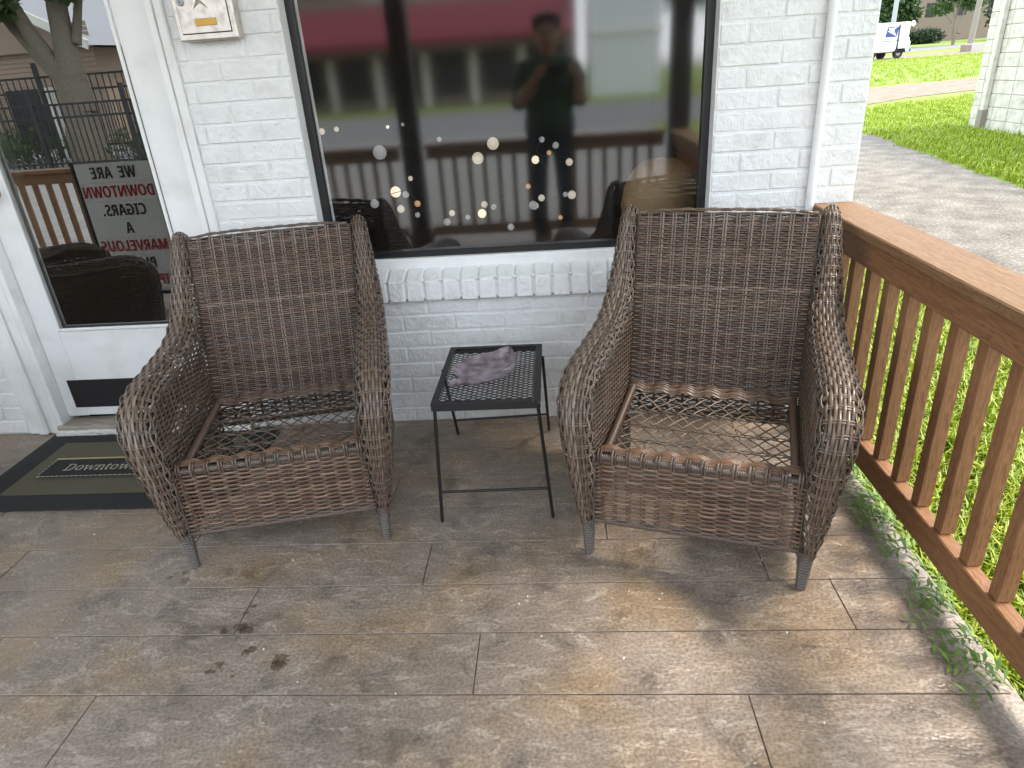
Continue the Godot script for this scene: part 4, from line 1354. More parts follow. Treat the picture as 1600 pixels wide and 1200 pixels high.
func make_person() -> void:
	var skin := Color(0.40, 0.22, 0.15)
	var shirt := Color(0.022, 0.055, 0.026)
	var jean := Color(0.022, 0.026, 0.04)
	var shoe := Color(0.03, 0.028, 0.026)
	var t := thing("person", "person in dark green shirt holding up a phone, mirrored in the window", "person", Vector3(0.0, 0, 2.765))
	# local: feet on the floor at z 0, the phone held out towards -z
	var b := []
	var S := Vector3(-0.02, 0, 0)
	b.append([S + Vector3(0, 1.50, -0.01), S + Vector3(0, 1.565, 0.005), 0.078, 0.092, skin])
	b.append([S + Vector3(0, 1.455, -0.045), S + Vector3(0, 1.49, -0.05), 0.042, 0.055, skin])
	b.append([S + Vector3(0, 1.36, 0.02), S + Vector3(0, 1.46, 0.0), 0.058, 0.054, skin])
	b.append([S + Vector3(-0.10, 1.31, 0.02), S + Vector3(0.10, 1.31, 0.02), 0.085, 0.085, shirt])
	b.append([S + Vector3(0, 1.22, 0.0), S + Vector3(0, 1.02, 0.0), 0.150, 0.140, shirt])
	b.append([S + Vector3(-0.06, 1.2, 0.0), S + Vector3(-0.05, 0.95, 0.0), 0.125, 0.125, shirt])
	b.append([S + Vector3(0.06, 1.2, 0.0), S + Vector3(0.05, 0.95, 0.0), 0.125, 0.125, shirt])
	b.append([S + Vector3(-0.06, 0.93, 0.01), S + Vector3(0.06, 0.93, 0.01), 0.125, 0.125, jean])
	for s in [-1.0, 1.0]:
		b.append([S + Vector3(0.085 * s, 0.90, 0.0), S + Vector3(0.10 * s, 0.49, 0.0), 0.092, 0.062, jean])
		b.append([S + Vector3(0.10 * s, 0.49, 0.0), S + Vector3(0.11 * s, 0.09, 0.02), 0.060, 0.046, jean])
		b.append([S + Vector3(0.115 * s, 0.045, -0.12), S + Vector3(0.11 * s, 0.045, 0.035), 0.043, 0.045, shoe])
		var hx := -0.045 if s < 0 else 0.135
		b.append([S + Vector3(0.175 * s, 1.31, 0.02), S + Vector3(0.20 * s, 1.24, -0.02), 0.066, 0.060, shirt])
		b.append([S + Vector3(0.20 * s, 1.24, -0.02), S + Vector3(0.225 * s, 1.09, -0.07), 0.058, 0.046, shirt])
		b.append([S + Vector3(0.225 * s, 1.09, -0.07), Vector3(hx + 0.05 * s, 1.265, -0.230), 0.044, 0.028, skin])
	var mb := MB.new()
	flesh(mb, b, 0.015, 0.035)
	# hands: palm, four fingers bent round the phone's far face, thumb on the near face
	for s in [-1.0, 1.0]:
		var hx := -0.045 if s < 0 else 0.135
		var w := Vector3(hx + 0.05 * s, 1.265, -0.230)
		var h := []
		var pc := Vector3(hx + 0.022 * s, 1.298, -0.255)
		h.append([w, w.lerp(pc, 0.6), 0.026, 0.024, skin])
		h.append([w.lerp(pc, 0.5) + Vector3(0, 0.018, 0), pc + Vector3(0, 0.026, 0), 0.018, 0.015, skin])
		h.append([w.lerp(pc, 0.5) - Vector3(0, 0.014, 0), pc - Vector3(0, 0.024, 0), 0.018, 0.015, skin])
		for k in 4:
			var l: float = [0.030, 0.034, 0.031, 0.024][k]
			var base := pc + Vector3(0.006 * s, 0.030 - 0.020 * k, -0.006)
			var k1 := base + Vector3(0.004 * s, 0.002, -l)
			var k2 := k1 + Vector3(-0.8 * l * s, 0.0, -0.2 * l)
			var k3 := k2 + Vector3(-0.62 * l * s, -0.002, 0.25 * l)
			h.append([base, k1, 0.0095, 0.0088, skin]); h.append([k1, k2, 0.0088, 0.0080, skin]); h.append([k2, k3, 0.0080, 0.0070, skin])
		var tb := w.lerp(pc, 0.55) + Vector3(-0.004 * s, 0.020, 0.012)
		h.append([tb, tb + Vector3(-0.016 * s, 0.020, 0.004), 0.0125, 0.011, skin])
		h.append([tb + Vector3(-0.016 * s, 0.020, 0.004), tb + Vector3(-0.040 * s, 0.022, -0.004), 0.011, 0.0085, skin])
		flesh(mb, h, 0.005, 0.006)
	# head details: nose, ears, brow
	var face := []
	face.append([S + Vector3(0, 1.535, -0.092), S + Vector3(0, 1.507, -0.108), 0.009, 0.013, skin])
	face.append([S + Vector3(-0.035, 1.552, -0.078), S + Vector3(0.035, 1.552, -0.078), 0.012, 0.012, skin])
	face.append([S + Vector3(-0.018, 1.476, -0.094), S + Vector3(0.018, 1.476, -0.094), 0.009, 0.009, Color(0.33, 0.13, 0.10)])
	for s in [-1.0, 1.0]:
		face.append([S + Vector3(0.09 * s, 1.545, 0.01), S + Vector3(0.088 * s, 1.505, 0.005), 0.013, 0.010, skin])
		face.append([S + Vector3(0.031 * s, 1.533, -0.082), S + Vector3(0.033 * s, 1.533, -0.083), 0.0105, 0.0105, Color(0.06, 0.04, 0.035)])
	flesh(mb, face, 0.005, 0.008)
	put("body", mb.mesh(), M.tinted, t)
	var hb := MB.new()
	var hc := Color(0.02, 0.014, 0.01)
	flesh(hb, [[S + Vector3(0, 1.585, 0.018), S + Vector3(0, 1.545, 0.045), 0.090, 0.078, hc], [S + Vector3(-0.055, 1.61, -0.02), S + Vector3(0.055, 1.61, -0.02), 0.052, 0.052, hc]], 0.01, 0.03)
	put("hair", hb.mesh(), M.tinted, t)
	var ph := thing("phone", "thin dark phone held up in the person's hands", "phone", Vector3(0.043, 1.298, 2.494))
	ph.basis = Basis(Vector3(0.99655, -0.06483, -0.05191), Vector3(0.03658, 0.90373, -0.42654), Vector3(0.07456, 0.42317, 0.90298))
	bx("phone_body", Vector3.ZERO, Vector3(0.147, 0.072, 0.0078), M.black_plate, ph, 0.002)
	bx("camera_bump", Vector3(-0.05, 0.014, -0.0049), Vector3(0.034, 0.034, 0.002), M.black_metal, ph, 0.0006)
	bx("screen", Vector3(0, 0, 0.0042), Vector3(0.14, 0.066, 0.0006), M.room_floor, ph)

# ---------------------------------------------------------------- behind the glass

func make_room_things() -> void:
	var sl := thing("string_lights", "string of small warm lights glowing behind the dark window", "lights", Vector3(0, 0.62, -0.6))
	var pts := [[-0.256, 1.037, 0.030], [-0.334, 0.973, 0.030], [-0.774, 1.02, 0.036], [-0.733, 0.841, 0.029], [-0.845, 0.79, 0.024], [-0.676, 0.835, 0.018], [-0.605, 0.81, 0.016], [-0.69, 0.785, 0.02], [-0.64, 0.735, 0.014], [-0.47, 0.745, 0.016], [-0.33, 0.757, 0.018], [-0.28, 0.76, 0.015], [-0.345, 0.715, 0.024], [-0.51, 0.69, 0.02], [-0.415, 0.70, 0.014], [-0.12, 0.835, 0.014], [-0.06, 0.80, 0.017], [-0.10, 0.765, 0.022], [-0.095, 0.74, 0.02], [0.075, 0.79, 0.022], [0.045, 0.81, 0.013], [-0.08, 0.955, 0.02], [-0.05, 1.03, 0.015], [0.01, 1.0, 0.017], [-0.02, 0.975, 0.012], [0.065, 0.945, 0.018], [-1.05, 1.09, 0.014], [-1.01, 1.125, 0.016], [-0.97, 1.125, 0.013], [-0.74, 1.12, 0.008], [-0.70, 1.13, 0.008], [-0.655, 1.13, 0.009], [-0.20, 0.69, 0.018], [0.02, 0.70, 0.012], [-0.62, 0.92, 0.012], [-0.48, 1.07, 0.012]]
	var wire := MB.new()
	wire.col = Color(0.02, 0.025, 0.02)
	var wp := PackedVector3Array()
	for i in pts.size():
		var p := Vector3(pts[i][0], pts[i][1] - 0.62, rng.randf_range(-0.12, 0.12))
		var m := MB.new()
		var r: float = pts[i][2] * 0.85
		m.lathe(Vector3.ZERO, PackedVector2Array([Vector2(0.0, -r), Vector2(r * 0.5, -r * 0.87), Vector2(r * 0.87, -r * 0.5), Vector2(r, 0), Vector2(r * 0.87, r * 0.5), Vector2(r * 0.5, r * 0.87), Vector2(r * 0.12, r)]), 16)
		var o := put("bulb", m.mesh(), [M.faint_bulb, M.faint_bulb, M.dim_bulb, M.glowing_bulb, M.dim_bulb, M.dim_bulb, M.amber_bulb, M.faint_bulb, M.dim_bulb][i % 9], sl)
		o.position = p
		wp.append(p + Vector3(0, r * 1.25, 0))
	wire.tube(wp, PackedFloat32Array([0.0015]), 5)
	put("wire", wire.mesh(), M.tinted, sl)
	var tb := thing("display_table", "dark display table standing inside behind the window", "table", Vector3(-0.25, 0, -0.62))
	bx("table_top", Vector3(0, 0.60, 0), Vector3(1.8, 0.035, 0.62), M.room_floor, tb, 0.004)
	for sx in [-1, 1]:
		for sz in [-1, 1]:
			bx("leg", Vector3(0.85 * sx, 0.291, 0.26 * sz), Vector3(0.05, 0.582, 0.05), M.room_floor, tb, 0.003)
	var cu := thing("cushion", "tan rounded cushion on the table behind the window's right side", "cushion", Vector3(0.46, 0.6175, -0.60))
	var mb := MB.new()
	mb.lathe(Vector3.ZERO, PackedVector2Array([Vector2(0.0, 0.0), Vector2(0.13, 0.0), Vector2(0.16, 0.04), Vector2(0.17, 0.12), Vector2(0.155, 0.20), Vector2(0.12, 0.27), Vector2(0.07, 0.305), Vector2(0.0, 0.315)]), 28, 1.0, 0.6)
	put("cover", mb.mesh(), M.tan_leather, cu)
	mb = MB.new()
	mb.tube(PackedVector3Array([Vector3(-0.166, 0.12, 0.01), Vector3(-0.118, 0.265, 0.02), Vector3(0.0, 0.312, 0.02), Vector3(0.118, 0.265, 0.02), Vector3(0.166, 0.12, 0.01)]), PackedFloat32Array([0.006]), 6)
	put("piping", mb.mesh(), M.tan_leather, cu)

# ---------------------------------------------------------------- letter board on the porch

func make_letter_board() -> void:
	var t := thing("letter_board", "white letter board sign with black and red lettering, mirrored in the door", "sign", Vector3(-2.785, 0, 1.70), PI)
	# local +z faces the shop wall
	var w := 0.50
	bx("board", Vector3(0, 0.535, 0.0), Vector3(w, 0.83, 0.022), M.letter_board, t, 0.004)
	for k in 8:
		bx("track", Vector3(0, 0.135 + k * 0.1165, 0.0122), Vector3(w - 0.02, 0.005, 0.003), M.cream_paint, t, 0.001)
	for s in [-1, 1]:
		bx("frame", Vector3(s * (w / 2 + 0.012), 0.54, 0), Vector3(0.022, 0.86, 0.03), M.black_metal, t, 0.003)
		bx("foot", Vector3(s * (w / 2 - 0.02), 0.055, 0.0), Vector3(0.03, 0.11, 0.20), M.black_plate, t, 0.006)
	bx("base_bar", Vector3(0, 0.10, 0), Vector3(w + 0.04, 0.022, 0.03), M.black_metal, t, 0.003)
	var lines := [["WE  ARE", 0], ["DOWNTOWN", 1], ["CIGARS.", 0], ["A", 0], ["MARVELOUS", 1], ["PLACE", 0], ["SIP & SA", 1]]
	for i in 7:
		var tm := text_mesh(lines[i][0], 0.098, 0.003, "Droid Sans", 600)
		var o := put("lettering", tm, M.letter_red if lines[i][1] else M.letter_black, t)
		o.position = Vector3(0.0 if i != 6 else -0.06, 0.893 - i * 0.1165, 0.0128)
		o.scale = Vector3(0.80, 1.0, 1.0)

# ---------------------------------------------------------------- trees, shrubs, fence and houses

func limb(mb: MB, a: Vector3, b: Vector3, r0: float, r1: float, sway := 0.12) -> void:
	var p := PackedVector3Array(); var r := PackedFloat32Array()
	var l := a.distance_to(b)
	var o := Vector3(rng.randf_range(-1, 1), rng.randf_range(-0.4, 0.4), rng.randf_range(-1, 1)) * l * sway
	for i in 7:
		var f := i / 6.0
		p.append(a.lerp(b, f) + o * (4 * f * (1 - f) * 0.5))
		r.append(lerpf(r0, r1, f) * (1.0 + 0.04 * sin(i * 2.3)))
	mb.tube(p, r, 10)

# clumps of leaves spread through a set of ellipsoids: [centre, radii, count]
func crown(mb: MB, blobs: Array, leaf_l: float, c0: Color, c1: Color, clump := 9) -> void:
	for b in blobs:
		for i in b[2]:
			var d := Vector3(rng.randfn(), rng.randfn(), rng.randfn()).normalized()
			var r := pow(rng.randf(), 0.4)
			var o: Vector3 = b[0] + Vector3(d.x * b[1].x, d.y * b[1].y, d.z * b[1].z) * r * rng.randf_range(0.85, 1.12)
			mb.col = c0.lerp(c1, rng.randf())
			for k in clump:
				var e := Vector3(rng.randfn(), rng.randfn() - 0.25, rng.randfn()).normalized()
				var s := e.cross(Vector3(rng.randfn(), rng.randfn(), rng.randfn())).normalized()
				var l := leaf_l * rng.randf_range(0.6, 1.3)
				var st := o + e * l * 0.4
				var m := st + e * l * 0.5
				mb.quad(st, m + s * l * 0.22, st + e * l, m - s * l * 0.22, Vector3.UP)

func make_tree(called: String, label: String, at: Vector3, trunk: Array, blobs: Array, leaf_l: float, c0: Color, c1: Color, group := "") -> void:
	var t := thing(called, label, "tree", at, 0.0, group)
	var mb := MB.new()
	for s in trunk:
		limb(mb, s[0], s[1], s[2], s[3])
	put("trunk", mb.mesh(), M.bark, t)
	mb = MB.new()
	crown(mb, blobs, leaf_l, c0, c1)
	put("crown", mb.mesh(), M.leafage, t)

func make_bush(called: String, label: String, at: Vector3, size: Vector3, count: int, c0: Color, c1: Color, cat := "shrub", leaf_l := 0.09) -> void:
	var t := thing(called, label, cat, at)
	var mb := MB.new()
	for k in 5:
		limb(mb, Vector3(rng.randf_range(-0.2, 0.2) * size.x, -0.02, rng.randf_range(-0.2, 0.2) * size.z), Vector3(rng.randf_range(-0.6, 0.6) * size.x, size.y * 1.0, rng.randf_range(-0.6, 0.6) * size.z), 0.02, 0.008)
	put("stem", mb.mesh(), M.bark, t)
	mb = MB.new()
	crown(mb, [[Vector3(0, size.y, 0), size, count]], leaf_l, c0, c1, 8)
	put("foliage", mb.mesh(), M.leafage, t)

func make_street_side() -> void:
	var dk := Color(0.022, 0.05, 0.012)
	var md := Color(0.07, 0.13, 0.03)
	# big tree with a forked trunk, mirrored in the door
	make_tree("forked_tree", "large tree with forked trunk behind the iron fence, mirrored in door", Vector3(-11.1, -0.1, 13.9), [
		[Vector3(0, -0.1, 0), Vector3(0.05, 1.2, 0), 0.50, 0.35], [Vector3(0.05, 1.15, 0), Vector3(0.0, 2.0, 0), 0.35, 0.37],
		[Vector3(-0.05, 1.85, 0), Vector3(-1.7, 4.4, 0.3), 0.25, 0.13], [Vector3(-0.1, 1.9, 0), Vector3(-0.75, 4.8, -0.4), 0.20, 0.11],
		[Vector3(0.1, 1.85, 0), Vector3(0.45, 4.9, 0.2), 0.28, 0.15], [Vector3(0.35, 2.6, 0.1), Vector3(1.0, 4.6, 0.4), 0.11, 0.06]],
		[[Vector3(-2.6, 4.1, 0), Vector3(1.7, 0.9, 1.5), 420], [Vector3(-0.2, 5.2, 0), Vector3(2.2, 1.3, 2.0), 400], [Vector3(2.2, 4.6, 0.3), Vector3(1.6, 0.9, 1.5), 300], [Vector3(-1.35, 3.45, -0.7), Vector3(1.0, 0.34, 0.5), 260], [Vector3(0.75, 3.75, -0.4), Vector3(0.6, 0.3, 0.4), 90]], 0.20, dk, md)
	make_bush("shrub", "dark green shrub at the foot of the forked tree", Vector3(-12.3, -0.1, 13.6), Vector3(0.75, 0.5, 0.6), 150, dk, md)
	make_bush("shrub", "loose green shrub nearest the left of the iron fence", Vector3(-13.6, -0.1, 14.2), Vector3(0.7, 0.38, 0.5), 110, md * 0.7, md)
	make_bush("shrub", "low dark hedge shrub right of the forked tree trunk", Vector3(-9.7, -0.1, 13.7), Vector3(0.8, 0.42, 0.5), 150, dk, dk * 2.0)
	# iron fence
	var f := thing("iron_fence", "black iron picket fence in front of the forked tree", "fence", Vector3(-12.0, -0.1, 12.6), 0.06)
	for y in [0.18, 1.12, 1.38]:
		bx("rail", Vector3(0, y, 0), Vector3(9.0, 0.045, 0.03), M.black_steel, f, 0.004)
	for k in 66:
		var x := -4.45 + k * 0.137
		var big := k % 16 == 6
		bx("post" if big else "picket", Vector3(x, 0.86 if big else 0.69, 0), Vector3(0.085, 1.72, 0.085) if big else Vector3(0.024, 1.38, 0.024), M.black_steel, f, 0.003)
	# second, farther and taller run of fence
	var f2 := thing("iron_fence", "taller black iron fence standing behind the shrubs and tree", "fence", Vector3(-14.5, -0.1, 16.2))
	for y in [0.3, 1.7, 2.05]:
		bx("rail", Vector3(0, y, 0), Vector3(10.0, 0.05, 0.03), M.black_steel, f2, 0.004)
	for k in 56:
		var x := -4.9 + k * 0.178
		var big := k % 14 == 5
		bx("post" if big else "picket", Vector3(x, 1.2 if big else 1.02, 0), Vector3(0.1, 2.4, 0.1) if big else Vector3(0.026, 2.05, 0.026), M.black_steel, f2, 0.003)
	# tan house with a gable, across the street
	var h := thing("tan_house", "tan clapboard house with pale gable trim behind the iron fences", "house", Vector3(-20.5, -0.1, 25.5), 0.25)
	bx("wall", Vector3(0, 1.5, 1.2), Vector3(13, 3.0, 8), M.tan_siding, h)
	for k in 14:
		bx("clapboard", Vector3(0, 1.75 + k * 0.15, -2.815), Vector3(13.02, 0.13, 0.02), M.tan_siding, h, 0.004)
	var rf := MB.new()
	for s in [-1, 1]:
		rf.quad(Vector3(0, 6.2, -3.6), Vector3(s * 7.2, 3.0, -3.6), Vector3(s * 7.2, 3.0, 5.6), Vector3(0, 6.2, 5.6), Vector3(s, 1, 0))
	rf.quad(Vector3(0, 6.1, 5.3), Vector3(-6.9, 3.0, 5.3), Vector3(6.9, 3.0, 5.3), Vector3(6.9, 3.0, 5.3), Vector3(0, 0, 1))
	put("roof", rf.mesh(), M.grey_roof, h)
	var gb := MB.new()
	gb.quad(Vector3(0, 6.05, -3.0), Vector3(-6.8, 3.0, -3.0), Vector3(6.8, 3.0, -3.0), Vector3(6.8, 3.0, -3.0), Vector3(0, 0, -1))
	put("gable", gb.mesh(), M.tan_siding, h)
	for s in [-1, 1]:
		var m := MB.new()
		m.box(Vector3(s * 3.6, 4.6, -3.62), Vector3(7.9, 0.28, 0.06), 0.01, Basis(Vector3(0, 0, 1), -s * 0.418))
		put("barge_board", m.mesh(), M.cream_paint, h)
	for k in 4:
		bx("porch_column", Vector3(-4.8 + k * 3.1, 0.95, -3.3), Vector3(0.34, 1.9, 0.34), M.cream_paint, h, 0.02)
	for k in 3:
		bx("doorway", Vector3(-3.2 + k * 3.1, 0.95, -2.83), Vector3(1.9, 1.9, 0.06), M.dark_gap, h)
	# shop across the street with a maroon awning; white house beside it
	var a := thing("awning_shop", "low grey shop with wide maroon awning, mirrored at the window top", "building", Vector3(-6.2, -0.1, 34.0))
	bx("wall", Vector3(0, 2.6, 2.0), Vector3(15, 5.2, 4), M.brown_wall, a)
	for k in 6:
		bx("window", Vector3(-6 + k * 2.4, 1.45, -0.03), Vector3(1.7, 1.9, 0.08), M.black_plate, a)
		bx("pilaster", Vector3(-7.2 + k * 2.4, 1.4, -0.08), Vector3(0.35, 2.8, 0.16), M.cream_paint, a, 0.01)
	bx("fascia", Vector3(0, 2.62, -0.1), Vector3(15, 0.3, 0.2), M.concrete, a, 0.01)
	var aw := MB.new()
	aw.quad(Vector3(-7.4, 4.6, -0.05), Vector3(7.4, 4.6, -0.05), Vector3(7.4, 3.0, -1.8), Vector3(-7.4, 3.0, -1.8), Vector3(0, 1, -1))
	aw.quad(Vector3(-7.4, 3.0, -1.8), Vector3(7.4, 3.0, -1.8), Vector3(7.4, 2.7, -1.8), Vector3(-7.4, 2.7, -1.8), Vector3(0, 0, -1))
	for s in [-1, 1]:
		aw.quad(Vector3(7.4 * s, 4.6, -0.05), Vector3(7.4 * s, 3.0, -1.8), Vector3(7.4 * s, 2.7, -1.8), Vector3(7.4 * s, 2.7, -0.05), Vector3(s, 0, 0))
	put("awning", aw.mesh(), M.maroon_cloth, a)
	var wh := thing("white_house", "white boarded house front mirrored right of the photographer", "house", Vector3(3.55, -0.1, 33.0))
	bx("wall", Vector3(0, 2.8, 2), Vector3(3.3, 5.6, 4), M.truck_white, wh)
	for k in 6:
		bx("pilaster", Vector3(-1.5 + k * 0.6, 2.8, -0.04), Vector3(0.16, 5.6, 0.08), M.truck_white, wh, 0.01)
	bx("string_course", Vector3(0, 2.75, -0.07), Vector3(3.4, 0.25, 0.14), M.cream_paint, wh, 0.02)
	bx("roof", Vector3(0, 5.75, 1.9), Vector3(3.8, 0.3, 4.6), M.grey_roof, wh, 0.02)
	for q in [[-14.0, 44.0, 0.95], [9.5, 40.0, 1.0], [15.5, 36.0, 1.1], [-26.0, 42.0, 1.2]]:
		make_tree("street_tree", {-14.0: "full green tree behind the awning shop", 9.5: "green tree beyond the white house across the street", 15.5: "broad tree farthest right across the street", -26.0: "tall green tree behind the tan house"}[q[0]], Vector3(q[0], -0.1, q[1]), [[Vector3(0, -0.1, 0), Vector3(0, 3.2, 0), 0.3, 0.2], [Vector3(0, 3, 0), Vector3(-1.2, 5.5, 0), 0.18, 0.08], [Vector3(0, 3, 0), Vector3(1.3, 5.6, 0.4), 0.18, 0.08]], [[Vector3(0, 6.5, 0), Vector3(3.0, 2.6, 3.0) * q[2], 380], [Vector3(-1.6, 5.0, 0), Vector3(1.8, 1.3, 1.8), 150], [Vector3(1.8, 5.2, 0), Vector3(1.8, 1.4, 1.8), 150]], 0.34, dk, md, "trees across the street")

func make_far_side() -> void:
	var dk := Color(0.020, 0.045, 0.012)
	var md := Color(0.06, 0.12, 0.028)
	# neighbouring building of painted block: wall along x = 7.2, ends at z = -10.4
	var nb := thing("block_building", "cream painted concrete block building with corner downspout across the drive", "building")
	var wl := bx("wall", Vector3(7.706, 1.6, -3.2), Vector3(1.0, 3.6, 14.3), M.painted_block, nb)
	var y := -0.14
	for r in 16:
		var z := -10.36
		while z < -3.6:
			var l := 0.2 if z < -9.96 + 0.01 else 0.4
			if r % 2 == 1 and z > -9.97 and z < -9.8: l = 0.2
			var mbx := brick_mesh(l - 0.012, 0.188, 0.02)
			var o := put("block", mbx, M.painted_block, wl)
			o.rotation.y = -PI / 2
			o.position = Vector3(7.199 + rng.randf_range(-0.002, 0.002), y + 0.1, z + l / 2) - wl.position
			z += l
		y += 0.2
	bx("end_wall", Vector3(9.4, 1.6, -10.25), Vector3(2.4, 3.6, 0.2), M.painted_block, nb)
	bx("roof", Vector3(8.9, 3.5, -3.2), Vector3(3.9, 0.14, 14.8), M.grey_roof, nb)
	var ds := MB.new()
	ds.box(Vector3(7.145, 1.75, -9.93), Vector3(0.075, 3.3, 0.09), 0.006)
	var dso := put("downspout", ds.mesh(), M.painted_block, nb)
	bx("boot", Vector3(7.145, 0.06, -9.93), Vector3(0.1, 0.32, 0.12), M.grey_wood, dso, 0.01)
	# postal truck: side towards us, nose to the right
	var c := cos(0.30)
	var t := thing("mail_truck", "white postal delivery truck with blue eagle logo parked beyond the lawn", "truck", Vector3(20.55, ground_y(-46.0) + 0.012, -46.0), 0.30)
	var mb := MB.new()
	mb.box(Vector3(0, 1.22, 0), Vector3(3.15, 1.62, 1.75), 0.06)
	mb.box(Vector3(1.25, 0.66, 0), Vector3(1.06, 0.6, 1.7), 0.05)
	var bo := put("body", mb.mesh(), M.truck_white, t)
	bx("hood", Vector3(1.66, 0.86, 0), Vector3(0.2, 0.62, 1.55), M.truck_white, t, 0.06)
	bx("lower_trim", Vector3(0, 1.02, 0.884), Vector3(3.0, 0.035, 0.012), M.rubber, t)
	bx("door", Vector3(1.15, 1.25, 0.882), Vector3(0.62, 1.35, 0.014), M.truck_white, t, 0.005)
	bx("door_seam", Vector3(0.82, 1.22, 0.879), Vector3(0.03, 1.5, 0.012), M.rubber, t)
	bx("bumper", Vector3(1.78, 0.45, 0), Vector3(0.16, 0.14, 1.7), M.rubber, t, 0.02)
	bx("windscreen", Vector3(1.585, 1.55, 0), Vector3(0.03, 0.55, 1.4), M.black_plate, t, 0.01)
	for q in [[-0.95, 0.72], [1.02, 0.72], [-0.95, -0.72], [1.02, -0.72]]:
		var w := MB.new()
		w.lathe(Vector3.ZERO, PackedVector2Array([Vector2(0.0, -0.1), Vector2(0.30, -0.1), Vector2(0.335, -0.06), Vector2(0.335, 0.06), Vector2(0.30, 0.1), Vector2(0.19, 0.1), Vector2(0.18, 0.07), Vector2(0.0, 0.07)]), 24)
		var wo := put("wheel", w.mesh(), M.rubber, t)
		wo.position = Vector3(q[0], 0.335, q[1])
		wo.rotation.x = PI / 2 * signf(q[1])
		var hub := MB.new()
		hub.lathe(Vector3.ZERO, PackedVector2Array([Vector2(0.17, 0.072), Vector2(0.1, 0.085), Vector2(0.0, 0.09)]), 16)
		put("hub", hub.mesh(), M.grey_metal, wo)
	var ar := MB.new()
	for k in 10:
		var a0 := PI * k / 10.0
		var a1 := PI * (k + 1) / 10.0
		var o2 := Vector3(1.02, 0.335, 0.888)
		ar.quad(o2, o2 + Vector3(cos(a0), sin(a0), 0) * 0.42, o2 + Vector3(cos(a1), sin(a1), 0) * 0.42, o2, Vector3(0, 0, 1))
		ar.tri(o2, o2 + Vector3(cos(a0), sin(a0), 0) * 0.42, o2 + Vector3(cos(a1), sin(a1), 0) * 0.42, Vector3(0, 0, 1))
	put("wheel_arch", ar.mesh(), M.rubber, t)
	# logo: blue slanted panel with a white eagle's head
	var lg := MB.new()
	lg.quad(Vector3(-0.20, 1.24, 0.893), Vector3(0.62, 1.24, 0.893), Vector3(0.72, 1.80, 0.893), Vector3(-0.10, 1.80, 0.893), Vector3(0, 0, 1))
	var lo := put("logo_panel", lg.mesh(), M.truck_blue, t)
	var eg := MB.new()
	for q in [[Vector2(-0.06, 1.72), Vector2(0.60, 1.76), Vector2(0.10, 1.60)], [Vector2(-0.08, 1.58), Vector2(0.40, 1.66), Vector2(0.38, 1.50)], [Vector2(0.02, 1.56), Vector2(0.42, 1.50), Vector2(0.60, 1.28)], [Vector2(-0.10, 1.58), Vector2(0.10, 1.54), Vector2(0.56, 1.29)]]:
		eg.tri(Vector3(q[0].x, q[0].y, 0.898), Vector3(q[1].x, q[1].y, 0.898), Vector3(q[2].x, q[2].y, 0.898), Vector3(0, 0, 1))
	put("eagle", eg.mesh(), M.truck_white, lo)
	var mi := MB.new()
	mi.lathe(Vector3.ZERO, PackedVector2Array([Vector2(0, -0.05), Vector2(0.15, -0.04), Vector2(0.17, 0.0), Vector2(0.14, 0.04), Vector2(0, 0.05)]), 16)
	var mo := put("mirror", mi.mesh(), M.truck_white, t)
	mo.position = Vector3(1.78, 1.92, 0.80)
	mo.rotation.x = PI / 2
	var ma := MB.new()
	ma.line(Vector3(1.55, 1.8, 0.7), Vector3(1.75, 1.9, 0.78), 0.02)
	put("mirror_arm", ma.mesh(), M.rubber, mo)
	ma = MB.new()
	# poles
	var p1 := thing("sign_post", "thin dark post standing just in front of the mail truck", "post", Vector3(20.9, ground_y(-44.0), -44.0))
	var m1 := MB.new()
	m1.line(Vector3(0, 0, 0), Vector3(0, 1.9, 0), 0.035)
	put("shaft", m1.mesh(), M.rubber, p1)
	m1 = MB.new()
	m1.lathe(Vector3.ZERO, PackedVector2Array([Vector2(0.0, 0.0), Vector2(0.09, 0.0), Vector2(0.09, 0.03), Vector2(0.04, 0.06)]), 12)
	put("base", m1.mesh(), M.rubber, p1)
	var p2 := thing("metal_pole", "grey metal pole rising behind the mail truck", "pole", Vector3(27.55, ground_y(-60.0), -60.0))
	m1 = MB.new()
	m1.tube(PackedVector3Array([Vector3(0, -0.1, 0), Vector3(0, 4, 0), Vector3(0, 9, 0)]), PackedFloat32Array([0.19, 0.17, 0.12]), 12)
	put("shaft", m1.mesh(), M.grey_metal, p2)
	m1 = MB.new()
	m1.line(Vector3(0, 8.8, 0), Vector3(1.6, 9.1, 0), 0.05)
	put("arm", m1.mesh(), M.grey_metal, p2)
	var p3 := thing("utility_pole", "leaning brown utility pole rising from the concrete block plinth", "pole", Vector3(28.42, ground_y(-50.0), -50.0))
	m1 = MB.new()
	m1.tube(PackedVector3Array([Vector3(0, -0.2, 0), Vector3(0.08, 3.5, 0), Vector3(0.25, 9, 0)]), PackedFloat32Array([0.19, 0.165, 0.12]), 12)
	put("shaft", m1.mesh(), M.grey_wood, p3)
	m1 = MB.new()
	m1.box(Vector3(0.24, 8.5, 0), Vector3(2.0, 0.12, 0.1), 0.01)
	put("crossarm", m1.mesh(), M.grey_wood, p3)
	var pl := thing("concrete_plinth", "low concrete and brick plinth at the foot of the utility pole", "plinth", Vector3(28.0, ground_y(-49.0), -49.0), 0.3)
	bx("block", Vector3(0.15, 0.22, 0), Vector3(0.85, 0.5, 0.6), M.concrete, pl, 0.02)
	bx("dark_block", Vector3(-0.46, 0.21, 0), Vector3(0.36, 0.46, 0.5), M.brown_wall, pl, 0.02)
	# hedge, brown building, trees at the back
	var bd := thing("brown_building", "low brown brick building partly hidden by trees beyond the road", "building", Vector3(46.0, ground_y(-82.0) - 0.2, -84.0), 0.2)
